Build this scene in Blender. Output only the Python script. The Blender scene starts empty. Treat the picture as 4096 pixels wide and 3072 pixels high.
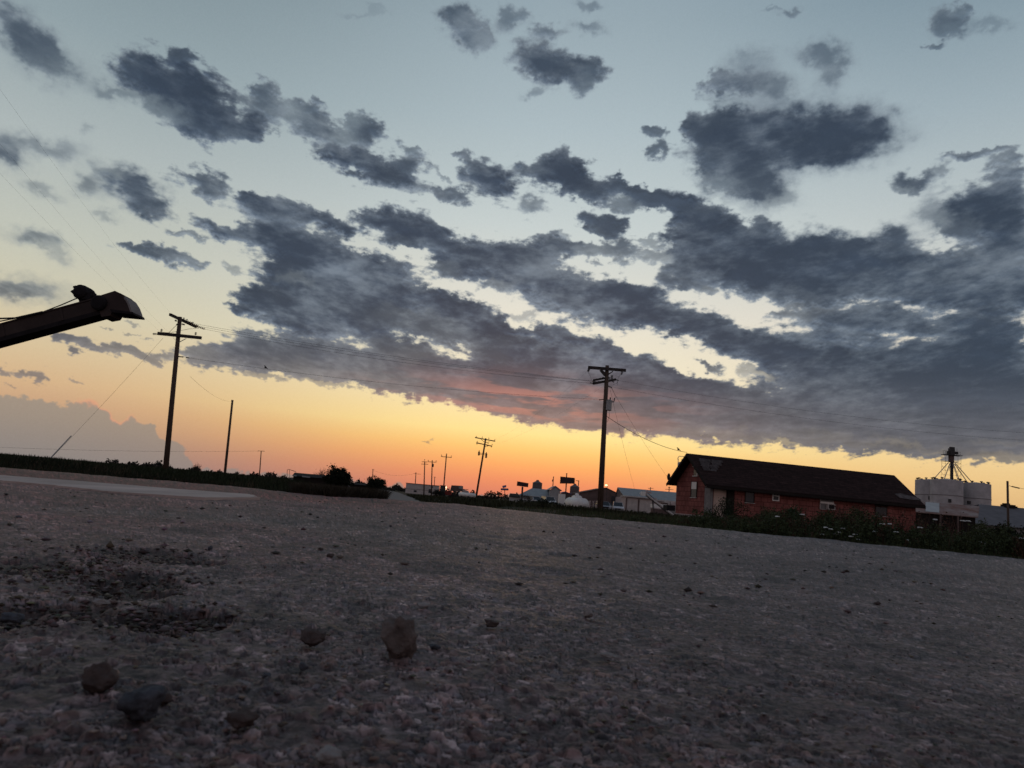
import bpy, math, random
import numpy as np
from mathutils import Vector, Matrix
random.seed(7)
sc = bpy.context.scene
col = sc.collection
R = math.radians
# ---------------------------------------------------------------- camera
CAM_H = .18
PITCH, ROLL, FOC, CX, CY = R(8.4), R(5.0), 3076., 2048., 1536.
cam_rot = Matrix.Rotation(math.pi / 2 + PITCH, 3, 'X') @ Matrix.Rotation(ROLL, 3, 'Z')
cd = bpy.data.cameras.new('camera'); cam = bpy.data.objects.new('camera', cd); col.objects.link(cam)
cam.matrix_world = Matrix.Translation((0, 0, CAM_H)) @ cam_rot.to_4x4()
cd.sensor_width = 36; cd.lens = 36 * FOC / 4096; cd.clip_start = .02; cd.clip_end = 9000
cd.dof.use_dof = True; cd.dof.focus_distance = 3.0; cd.dof.aperture_fstop = 15.0
sc.camera = cam
def ray(x, y): return cam_rot @ Vector(((x - CX) / FOC, -(y - CY) / FOC, -1))
def W(x, y, d):
    """the point d metres ahead that the survey sighting (x, y) runs through"""
    r = ray(x, y); return Vector((0, 0, CAM_H)) + r * (d / r.y)
def G(x, y, z=0.):
    r = ray(x, y); return Vector((0, 0, CAM_H)) + r * ((z - CAM_H) / r.z)
# ---------------------------------------------------------------- helpers
def tag(o, label=None, cat=None, group=None, kind=None):
    if label: o['label'] = label
    if cat: o['category'] = cat
    if group: o['group'] = group
    if kind: o['kind'] = kind
    return o
def thing(name, label, cat, loc=(0, 0, 0), rz=0, group=None):
    o = bpy.data.objects.new(name, None); col.objects.link(o); o.empty_display_size = .2
    o.location = loc; o.rotation_euler = (0, 0, rz)
    return tag(o, label, cat, group)
class MB:
    def __init__(s, o=(0, 0, 0)): s.v = []; s.f = []; s.o = Vector(o)
    def add(s, vs, fs):
        n = len(s.v); s.v += [Vector(v) - s.o for v in vs]; s.f += [tuple(i + n for i in f) for f in fs]; return s
    def box(s, c, d, rz=0, ax=None):
        """c centre, d full sizes; ax optional 3 axes"""
        c = Vector(c)
        if ax is None:
            m = Matrix.Rotation(rz, 3, 'Z'); ax = [m @ Vector(a) for a in ((1, 0, 0), (0, 1, 0), (0, 0, 1))]
        hx, hy, hz = [Vector(a) * (k / 2) for a, k in zip(ax, d)]
        vs = [c + sx * hx + sy * hy + sz * hz for sz in (-1, 1) for sx, sy in ((-1, -1), (1, -1), (1, 1), (-1, 1))]
        return s.add(vs, [(3, 2, 1, 0), (4, 5, 6, 7), (0, 1, 5, 4), (1, 2, 6, 5), (2, 3, 7, 6), (3, 0, 4, 7)])
    def bar(s, a, b, w, t=None, up=(0, 0, 1)):
        a, b = Vector(a), Vector(b); t = t or w; x = (b - a).normalized(); y = Vector(up).cross(x)
        if y.length < 1e-3: y = Vector((0, 1, 0)).cross(x)
        y.normalize(); z = x.cross(y)
        return s.box((a + b) / 2, ((b - a).length, w, t), ax=(x, y, z))
    def tube(s, pts, r, n=8, cap=True):
        pts = [Vector(p) for p in pts]; rs = r if isinstance(r, (list, tuple)) else [r] * len(pts)
        vs = []; fs = []; up = None
        for i, p in enumerate(pts):
            t = (pts[min(i + 1, len(pts) - 1)] - pts[max(i - 1, 0)]).normalized()
            a = Vector((0, 0, 1)) if abs(t.z) < .9 else Vector((1, 0, 0))
            if up is not None: a = up
            x = (a - t * a.dot(t)).normalized(); y = t.cross(x); up = x
            vs += [p + (x * math.cos(2 * math.pi * k / n) + y * math.sin(2 * math.pi * k / n)) * rs[i] for k in range(n)]
        for i in range(len(pts) - 1):
            for k in range(n):
                k2 = (k + 1) % n; fs.append((i * n + k, i * n + k2, (i + 1) * n + k2, (i + 1) * n + k))
        if cap: fs.append(tuple(range(n))[::-1]); fs.append(tuple((len(pts) - 1) * n + k for k in range(n)))
        return s.add(vs, fs)
    def lathe(s, prof, c=(0, 0, 0), n=20, axis='Z'):
        c = Vector(c); vs = []; fs = []
        for r, z in prof:
            for k in range(n):
                a = 2 * math.pi * k / n; p = (r * math.cos(a), r * math.sin(a), z)
                if axis == 'X': p = (p[2], p[0], p[1])
                if axis == 'Y': p = (p[1], p[2], p[0])
                vs.append(c + Vector(p))
        m = len(prof)
        for i in range(m - 1):
            for k in range(n):
                k2 = (k + 1) % n; fs.append((i * n + k, i * n + k2, (i + 1) * n + k2, (i + 1) * n + k))
        fs.append(tuple(range(n))[::-1]); fs.append(tuple((m - 1) * n + k for k in range(n)))
        return s.add(vs, fs)
    def prism(s, poly, vec):
        """extrude a planar polygon (3-D points) along vec"""
        p = [Vector(q) for q in poly]; n = len(p); v = Vector(vec)
        fs = [tuple(range(n)), tuple(range(2 * n - 1, n - 1, -1))] + [((i + 1) % n, i, n + i, n + (i + 1) % n) for i in range(n)]
        return s.add(p + [q + v for q in p], fs)
    def rock(s, c, r, seed=0, sq=(1, 1, .8), rough=.25):
        import bmesh
        rng = random.Random(seed); bm = bmesh.new(); bmesh.ops.create_icosphere(bm, subdivisions=4, radius=1)
        dirs = [(Vector((rng.gauss(0, 1), rng.gauss(0, 1), rng.gauss(0, 1))).normalized(), rng.uniform(.62, .95)) for _ in range(22)]
        off = Vector((rng.uniform(0, 50),) * 3)
        from mathutils import noise
        vs = []
        for v in bm.verts:
            p = v.co.copy()
            for d, k in dirs:
                e = p.dot(d)
                if e > k: p -= d * (e - k)
            p *= 1 + rough * .85 * noise.noise(p * 1.5 + off) + rough * .42 * noise.noise(p * 4.1 + off) + rough * .22 * noise.noise(p * 10 + off) + rough * .12 * noise.noise(p * 25 + off)
            vs.append(Vector(c) + Vector((p.x * r * sq[0], p.y * r * sq[1], p.z * r * sq[2])))
        fs = [tuple(w.index for w in f.verts) for f in bm.faces]; bm.free()
        return s.add(vs, fs)
    def build(s, name, m, parent=None, smooth=False, **kw):
        me = bpy.data.meshes.new(name); me.from_pydata([tuple(v) for v in s.v], [], s.f); me.materials.append(m)
        if smooth: me.polygons.foreach_set('use_smooth', [True] * len(me.polygons))
        me.update(); o = bpy.data.objects.new(name, me); col.objects.link(o)
        if parent: o.parent = parent
        elif s.o.length > 0: o.location = s.o
        if kw: tag(o, **kw)
        return o
def big_mesh(name, V, F, m, colr=None, smooth=False, parent=None):
    """V (n,3), F (m,k) numpy arrays; colr (n,3) goes to the attribute 'tint'"""
    me = bpy.data.meshes.new(name); k = F.shape[1]
    me.vertices.add(len(V)); me.vertices.foreach_set('co', V.astype(np.float32).ravel())
    me.loops.add(F.size); me.loops.foreach_set('vertex_index', F.astype(np.int32).ravel())
    me.polygons.add(len(F)); me.polygons.foreach_set('loop_start', np.arange(0, F.size, k, dtype=np.int32))
    me.polygons.foreach_set('loop_total', np.full(len(F), k, np.int32))
    if smooth: me.polygons.foreach_set('use_smooth', np.ones(len(F), bool))
    if colr is not None:
        a = me.color_attributes.new('tint', 'FLOAT_COLOR', 'POINT')
        a.data.foreach_set('color', np.c_[colr, np.ones(len(colr))].astype(np.float32).ravel())
    me.update(calc_edges=True); me.materials.append(m)
    o = bpy.data.objects.new(name, me); col.objects.link(o)
    if parent: o.parent = parent
    return o
def copy_tree(o, parent=None):
    c = o.copy(); col.objects.link(c)
    if parent: c.parent = parent
    for ch in list(o.children): copy_tree(ch, c)
    return c
# ---------------------------------------------------------------- materials
def mat(name, c, rough=.8, var=.25, scale=6., bump=.1, metal=0., c2=None, stretch=(1, 1, 1), attr=None, emit=None, spec=.3):
    m = bpy.data.materials.new(name); m.use_nodes = True; nt = m.node_tree; N = nt.nodes; L = nt.links
    b = N['Principled BSDF']; b.inputs['Roughness'].default_value = rough; b.inputs['Metallic'].default_value = metal
    b.inputs['Specular IOR Level'].default_value = spec if rough < .6 else min(spec, .12)
    if emit:
        b.inputs['Emission Color'].default_value = (*c, 1); b.inputs['Emission Strength'].default_value = emit; return m
    tc = N.new('ShaderNodeTexCoord'); mp = N.new('ShaderNodeMapping'); mp.inputs['Scale'].default_value = stretch
    L.new(tc.outputs['Object'], mp.inputs['Vector'])
    n1 = N.new('ShaderNodeTexNoise'); n1.inputs['Scale'].default_value = scale; n1.inputs['Detail'].default_value = 8; n1.inputs['Roughness'].default_value = .65
    L.new(mp.outputs[0], n1.inputs['Vector'])
    rp = N.new('ShaderNodeMapRange'); rp.inputs['From Min'].default_value = .3; rp.inputs['From Max'].default_value = .7
    L.new(n1.outputs['Fac'], rp.inputs['Value'])
    mx = N.new('ShaderNodeMix'); mx.data_type = 'RGBA'
    ca = [k * (1 - var) for k in c]; cb = c2 if c2 else [min(1, k * (1 + var)) for k in c]
    mx.inputs['A'].default_value = (*ca, 1); mx.inputs['B'].default_value = (*cb, 1); L.new(rp.outputs[0], mx.inputs['Factor'])
    out = mx.outputs['Result']
    if attr:
        at = N.new('ShaderNodeAttribute'); at.attribute_name = attr
        m2 = N.new('ShaderNodeMix'); m2.data_type = 'RGBA'; m2.blend_type = 'MULTIPLY'; m2.inputs['Factor'].default_value = 1
        L.new(at.outputs['Color'], m2.inputs['A']); L.new(out, m2.inputs['B']); out = m2.outputs['Result']
    L.new(out, b.inputs['Base Color'])
    if bump:
        bp = N.new('ShaderNodeBump'); bp.inputs['Strength'].default_value = bump; bp.inputs['Distance'].default_value = .02
        L.new(n1.outputs['Fac'], bp.inputs['Height']); L.new(bp.outputs[0], b.inputs['Normal'])
    return m
M = {}
M['wood'] = mat('weathered_pole_wood', (.085, .06, .048), .9, .45, 5, .3, stretch=(6, 6, .5))
M['arm'] = mat('crossarm_wood', (.05, .042, .04), .9, .4, 8, .3)
M['porc'] = mat('insulator_porcelain', (.06, .05, .05), .35, .2)
M['steel'] = mat('galvanised_steel', (.28, .29, .30), .5, .3, 9, .1, metal=.5)
M['dsteel'] = mat('dark_steel', (.05, .048, .05), .6, .3, 9, .1)
M['cable'] = mat('cable', (.035, .033, .035), .7, .1, 9, 0)
M['white'] = mat('white_paint', (.72, .70, .68), .5, .12, 3, .05)
M['dwhite'] = mat('dirty_white_paint', (.46, .42, .405), .6, .22, 1.5, .05)
M['pinkw'] = mat('faded_white_siding', (.43, .36, .355), .7, .12, 1.2, .08)
M['glass'] = mat('dark_glass', (.03, .035, .04), .12, .2, 2, 0)
M['tyre'] = mat('tyre_rubber', (.02, .02, .02), .9, .2)
M['black'] = mat('black_paint', (.018, .016, .018), .9, .3)
M['tin'] = mat('galvanised_roof_sheet', (.24, .25, .265), .65, .18, 1.2, .05, stretch=(1, .2, 1))
M['tinw'] = mat('pale_sheet_cladding', (.38, .38, .38), .6, .15, .8, .05)
M['barn'] = mat('brown_sheet_cladding', (.12, .085, .08), .8, .3, .7, .1)
M['rust'] = mat('rusting_roof_sheet', (.26, .115, .085), .85, .35, .5, .1, c2=(.30, .25, .235))
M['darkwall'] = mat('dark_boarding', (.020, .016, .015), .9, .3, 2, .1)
M['conc'] = mat('bin_concrete', (.43, .41, .42), .85, .22, .25, .05)
M['cream'] = mat('cream_door_paint', (.56, .44, .38), .75, .15, 1.3, .05)
M['grayc'] = mat('grey_render', (.20, .19, .19), .9, .25, 3, .15)
M['shingle'] = mat('asphalt_shingle', (.036, .019, .018), .98, .4, 2.2, .4)
M['oldsh'] = mat('weathered_bare_shingle', (.10, .085, .085), .95, .5, 3, .3)
M['foliage'] = mat('foliage', (1, 1, 1), .8, .3, 3, 0, attr='tint')
M['bark'] = mat('bark', (.05, .038, .03), .95, .3, 8, .3)
M['stone'] = mat('brown_stone', (.14, .113, .105), .9, .5, 45, .8)
M['bstone'] = mat('blue_grey_stone', (.075, .08, .095), .8, .6, 55, .7)
M['rstone'] = mat('red_brown_stone', (.082, .062, .058), .9, .5, 45, .7)
M['pstone'] = mat('pale_stone', (.24, .22, .215), .85, .4, 45, .5)
M['red'] = mat('faded_red_paint', (.16, .03, .025), .6, .3, 2, .05)
M['blue'] = mat('blue_sign_face', (.05, .07, .22), .5, .2, 2, 0)
M['lamp'] = mat('lit_lamp', (1., .80, .38), emit=2.2)
def siding(name):
    """red square-butt siding shingles in wide courses with dark open joints"""
    m = mat(name, (.235, .082, .073), .9, .3, 1.1, 0, c2=(.33, .12, .105)); nt = m.node_tree; N = nt.nodes; L = nt.links; b = N['Principled BSDF']
    tc = N.new('ShaderNodeTexCoord'); sx = N.new('ShaderNodeSeparateXYZ'); L.new(tc.outputs['Object'], sx.inputs[0])
    ad = N.new('ShaderNodeMath'); L.new(sx.outputs['X'], ad.inputs[0]); L.new(sx.outputs['Y'], ad.inputs[1])
    cb = N.new('ShaderNodeCombineXYZ'); L.new(ad.outputs[0], cb.inputs['X']); L.new(sx.outputs['Z'], cb.inputs['Y'])
    br = N.new('ShaderNodeTexBrick'); br.inputs['Scale'].default_value = 1; br.inputs['Brick Width'].default_value = .62; br.inputs['Row Height'].default_value = .43
    br.inputs['Mortar Size'].default_value = .022; br.inputs['Mortar Smooth'].default_value = .2; br.offset = .37
    br.inputs['Color1'].default_value = (1, 1, 1, 1); br.inputs['Color2'].default_value = (.72, .70, .70, 1); br.inputs['Mortar'].default_value = (.30, .28, .28, 1)
    ns = N.new('ShaderNodeTexNoise'); ns.inputs['Scale'].default_value = 1.1; ns.inputs['Detail'].default_value = 3
    vm = N.new('ShaderNodeVectorMath'); vm.operation = 'SCALE'; vm.inputs['Scale'].default_value = .05; L.new(ns.outputs['Color'], vm.inputs[0])
    va = N.new('ShaderNodeVectorMath'); L.new(cb.outputs[0], va.inputs[0]); L.new(vm.outputs[0], va.inputs[1]); L.new(va.outputs[0], br.inputs['Vector'])
    old = b.inputs['Base Color'].links[0].from_socket; mx = N.new('ShaderNodeMix'); mx.data_type = 'RGBA'; mx.blend_type = 'MULTIPLY'; mx.inputs['Factor'].default_value = 1
    L.new(old, mx.inputs['A']); L.new(br.outputs['Color'], mx.inputs['B']); L.new(mx.outputs['Result'], b.inputs['Base Color'])
    bp = N.new('ShaderNodeBump'); bp.inputs['Strength'].default_value = .6; bp.inputs['Distance'].default_value = .02; L.new(br.outputs['Color'], bp.inputs['Height']); L.new(bp.outputs[0], b.inputs['Normal'])
    return m
M['siding'] = siding('red_siding')
def ribbed(name, c, pitch=.3, c2=None):
    """profiled metal sheet: fine ribs across the object's own x axis"""
    m = mat(name, c, .55, .16, 1.0, 0, c2=c2); nt = m.node_tree; N = nt.nodes; L = nt.links
    tc = N.new('ShaderNodeTexCoord'); wv = N.new('ShaderNodeTexWave'); wv.inputs['Scale'].default_value = 1 / pitch * .314; L.new(tc.outputs['Object'], wv.inputs['Vector'])
    bp = N.new('ShaderNodeBump'); bp.inputs['Strength'].default_value = .5; bp.inputs['Distance'].default_value = .03; L.new(wv.outputs['Fac'], bp.inputs['Height']); L.new(bp.outputs[0], N['Principled BSDF'].inputs['Normal'])
    return m
M['rtin'] = ribbed('ribbed_grey_roof', (.21, .22, .235)); M['rtinw'] = ribbed('ribbed_pale_wall', (.30, .30, .305))
def coursed(m, w, h_, dark):
    """courses of shingles: thin darker joints multiplied into the colour"""
    nt = m.node_tree; N = nt.nodes; L = nt.links; b = N['Principled BSDF']; tc = N.new('ShaderNodeTexCoord'); br = N.new('ShaderNodeTexBrick')
    br.inputs['Scale'].default_value = 1; br.inputs['Brick Width'].default_value = w; br.inputs['Row Height'].default_value = h_; br.inputs['Mortar Size'].default_value = .03
    br.inputs['Color1'].default_value = (1, 1, 1, 1); br.inputs['Color2'].default_value = (.62, .62, .62, 1); br.inputs['Mortar'].default_value = (dark, dark, dark, 1)
    L.new(tc.outputs['Object'], br.inputs['Vector']); old = b.inputs['Base Color'].links[0].from_socket; mx = N.new('ShaderNodeMix'); mx.data_type = 'RGBA'; mx.blend_type = 'MULTIPLY'; mx.inputs['Factor'].default_value = 1
    L.new(old, mx.inputs['A']); L.new(br.outputs['Color'], mx.inputs['B']); L.new(mx.outputs['Result'], b.inputs['Base Color'])
coursed(M['shingle'], .9, .24, .45)
# ---------------------------------------------------------------- sky fields
def lattice_noise(u, v, seed):
    """smooth value noise in about -1..1 at arrays u, v"""
    rng = np.random.RandomState(seed); g = rng.rand(256, 256).astype(np.float32) * 2 - 1
    iu = np.floor(u).astype(np.int32); iv = np.floor(v).astype(np.int32)
    fu = (u - iu).astype(np.float32); fv = (v - iv).astype(np.float32)
    fu = fu * fu * fu * (fu * (fu * 6 - 15) + 10); fv = fv * fv * fv * (fv * (fv * 6 - 15) + 10)
    a = g[iv & 255, iu & 255]; b = g[iv & 255, (iu + 1) & 255]; c = g[(iv + 1) & 255, iu & 255]; d = g[(iv + 1) & 255, (iu + 1) & 255]
    return (a + (b - a) * fu) * (1 - fv) + (c + (d - c) * fu) * fv
def fbm(u, v, seed, octaves=6, gain=0.55):
    s = 0; amp = 1.0; tot = 0
    for k in range(octaves):
        s = s + amp * lattice_noise(u * 2 ** k + 17.3 * k, v * 2 ** k + 9.1 * k, seed + k); tot += amp * .5; amp *= gain
        if k == 0: u, v = u * .8 + v * .6, v * .8 - u * .6
    return s / tot
def sstep(a, b, x):
    t = np.clip((x - a) / (b - a), 0, 1); return t * t * (3 - 2 * t)
EL = [0, 1.3, 2.5, 3.6, 4.8, 7, 10, 14, 20, 27, 34, 50, 90]
SUNW = [(222,128,102),(240,146,100),(250,172,104),(254,200,118),(255,226,148),(248,228,176),(238,228,200),(226,222,208),(198,207,206),(172,187,193),(150,167,176),(112,134,152),(95,115,140)]
LEFT = [(150,130,124),(170,142,124),(190,155,126),(203,165,130),(212,178,138),(214,192,155),(207,200,174),(192,195,183),(172,182,182),(144,160,166),(123,140,148),(92,114,132),(95,115,140)]
RIGHT = [(205,160,112),(217,174,122),(226,186,130),(234,197,138),(238,205,148),(238,213,168),(230,214,188),(217,211,199),(190,198,198),(158,174,182),(128,148,160),(98,120,140),(95,115,140)]
BACK = [(150,132,136),(160,140,142),(168,146,146),(176,150,148),(182,154,150),(188,158,152),(188,160,156),(182,160,158),(168,155,157),(150,146,153),(130,134,146),(98,116,136),(95,115,140)]
def ramp(el, tab):
    t = np.array(tab, float); return np.stack([np.interp(el, EL, t[:, i]) for i in range(3)], -1)
def sky_colour(az, el, clouds):
    """az, el in degrees -> sRGB 0..1"""
    e = np.clip(el, 0, 90)
    n = fbm(az * .05, el * .12, 5, 3) * 1.2
    sun, lf, rt, bk = ramp(e, SUNW), ramp(e, LEFT), ramp(e, RIGHT), ramp(e, BACK)
    a = az - 2 + n
    wl = sstep(0, 34, -a)[..., None]; wr = sstep(3, 32, a)[..., None]; wb = sstep(36, 75, np.abs(a))[..., None]
    col = sun * (1 - wl - wr) + lf * wl + rt * wr
    col = col * (1 - wb) + bk * wb
    # distant cumulus bank on the left horizon
    top = np.interp(az, [-60, -45, -34, -31.1, -28.5, -27.9, -27.5, -27.1, -26.6, -26, -25.4, -24.6, -24.2, -23.3, -22.5, -21.6], [1, 3.2, 3.5, 3.6, 3.6, 3.4, 3.3, 2.9, 2.8, 3.1, 3.1, 2.7, 2.1, 1.8, 1.3, .2])
    edge = top + .28 * fbm(az * 1.3, el * 1.3, 31, 4) - el
    m = sstep(-.05, .12, edge)[..., None] * .62
    bank = np.array([134, 133, 130.])
    rim = (np.exp(-(edge / .14) ** 2) * sstep(-30, -28.6, az) * sstep(-25, -27, az))[..., None]
    col = col * (1 - m) + bank * m
    col = col + rim * (np.array([228, 155, 125.]) - col) * .55
    # clouds
    F = np.ones(az.shape); so = np.zeros(az.shape); op = np.zeros(az.shape); ws = np.full(az.shape, 1e-4)
    wu = .42 * fbm(az * .9, el * 1.2, 71, 5, .6); wv = .34 * fbm(az * .9, el * 1.2, 81, 5, .6)
    for ca, ce, rx, ry, ang, o, s in clouds:
        rx, ry = rx * (1.10 + .1 * s), ry * (1.15 + .1 * s); R_ = max(rx, ry) * 2.2
        kk = math.cos(math.radians(ce))
        if az.ndim == 2:
            cols = np.where(np.abs(az[0] - ca) < R_ / kk)[0]; rows = np.where(np.abs(el[:, 0] - ce) < R_)[0]
            if len(cols) == 0 or len(rows) == 0: continue
            sl = (slice(rows[0], rows[-1] + 1), slice(cols[0], cols[-1] + 1))
        x = (az[sl] + wu[sl] - ca) * kk; y = el[sl] + wv[sl] - ce
        c, s_ = math.cos(math.radians(ang)), math.sin(math.radians(ang))
        p = (x * c + y * s_) / rx; q = (-x * s_ + y * c) / ry
        r2 = p * p + q * q
        g = np.exp(-.69 * r2 ** 1.4)
        F[sl] *= 1 - .92 * g
        w = g ** 2; so[sl] += w * s; op[sl] += w * o; ws[sl] += w
    F = 1 - F; so = np.where(ws > .001, so / ws, 0); op = op / ws
    lo = 1 / (el + 9)
    u = az * 18 * lo; v = 42 * np.log(np.maximum(el, 0) + 9)
    det = .45 * fbm(u * .55 + 40, v * .55, 11, 4, .6) + .62 * fbm(u * 1.5 + 40, v * 1.6, 13, 6, .64)
    amp = .40 * (1 - .82 * so)
    dens = F * (1 + .25 * sstep(.6, .95, F)) + amp * det
    sw = .20 + .33 * so
    alpha = sstep(.5 - sw, .5 + sw * 1.3, dens) * np.clip(op * 1.02, 0, 1)
    alpha = np.where(F < .03, 0, alpha)
    # generic cloud cover outside the front part
    gen = sstep(.12, .45, fbm(u * .22, v * .3, 91, 5)) * sstep(40, 52, np.abs(az) + .0) * .85
    gen2 = sstep(.15, .5, fbm(u * .3 + 9, v * .3, 95, 5)) * sstep(37, 46, el) * .8
    gen = np.maximum(gen, gen2)
    thick = sstep(.44, 1.18, F + .22 * det + .26 * fbm(az * .22, el * .34, 55, 5, .55))
    dark = np.array([54, 66, 82.]); light = np.array([110, 121, 133.])
    cc = light + (dark - light) * thick[..., None]
    FL = F + .22 * fbm(az * .28 + 3, el * .42, 57, 3, .45)
    em = np.gradient(FL, axis=0) / max(1e-3, abs(el[1, 0] - el[0, 0])) if az.ndim == 2 else 0 * FL
    em = np.clip(em, -.7, .7) * (1 - .5 * so)
    cc = cc * (1 + .20 * np.clip(em, 0, 1) - .10 * np.clip(-em, 0, 1))[..., None]
    low = sstep(12, 4.5, el)[..., None]; near = np.exp(-((az - 2) / 12.) ** 2)[..., None]
    lowc = np.array([106, 104, 109.]) * (1 - near) + np.array([132, 108, 112.]) * near
    lft = sstep(-8, -26, az)[..., None]; lowc = lowc * (1 - lft) + np.array([135, 124, 122.]) * lft
    tex = (1 + .10 * fbm(u * .5, v * 1.1, 61, 5, .55))[..., None]
    cc = cc * (1 - .8 * low) + lowc * tex * .8 * low
    # rosy streaks under the deck next to the afterglow
    st = (sstep(-.35, .5, fbm(u * .3, v * .8, 66, 4)) * np.exp(-((az - 1.5) / 8.5) ** 2) * np.exp(-((el - 7.2) / 1.5) ** 2))[..., None]
    cc = cc + st * (np.array([196, 122, 112.]) - cc) * .75
    # warm silver edges
    ed = (np.exp(-((dens - .5) / .13) ** 2) * sstep(22, 8, el) * .25)[..., None]
    cc = cc + ed * (col - cc)
    al = np.maximum(alpha, gen)[..., None]
    col = col * (1 - al) + cc * al
    return np.clip(col / 255., 0, 1)
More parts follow.
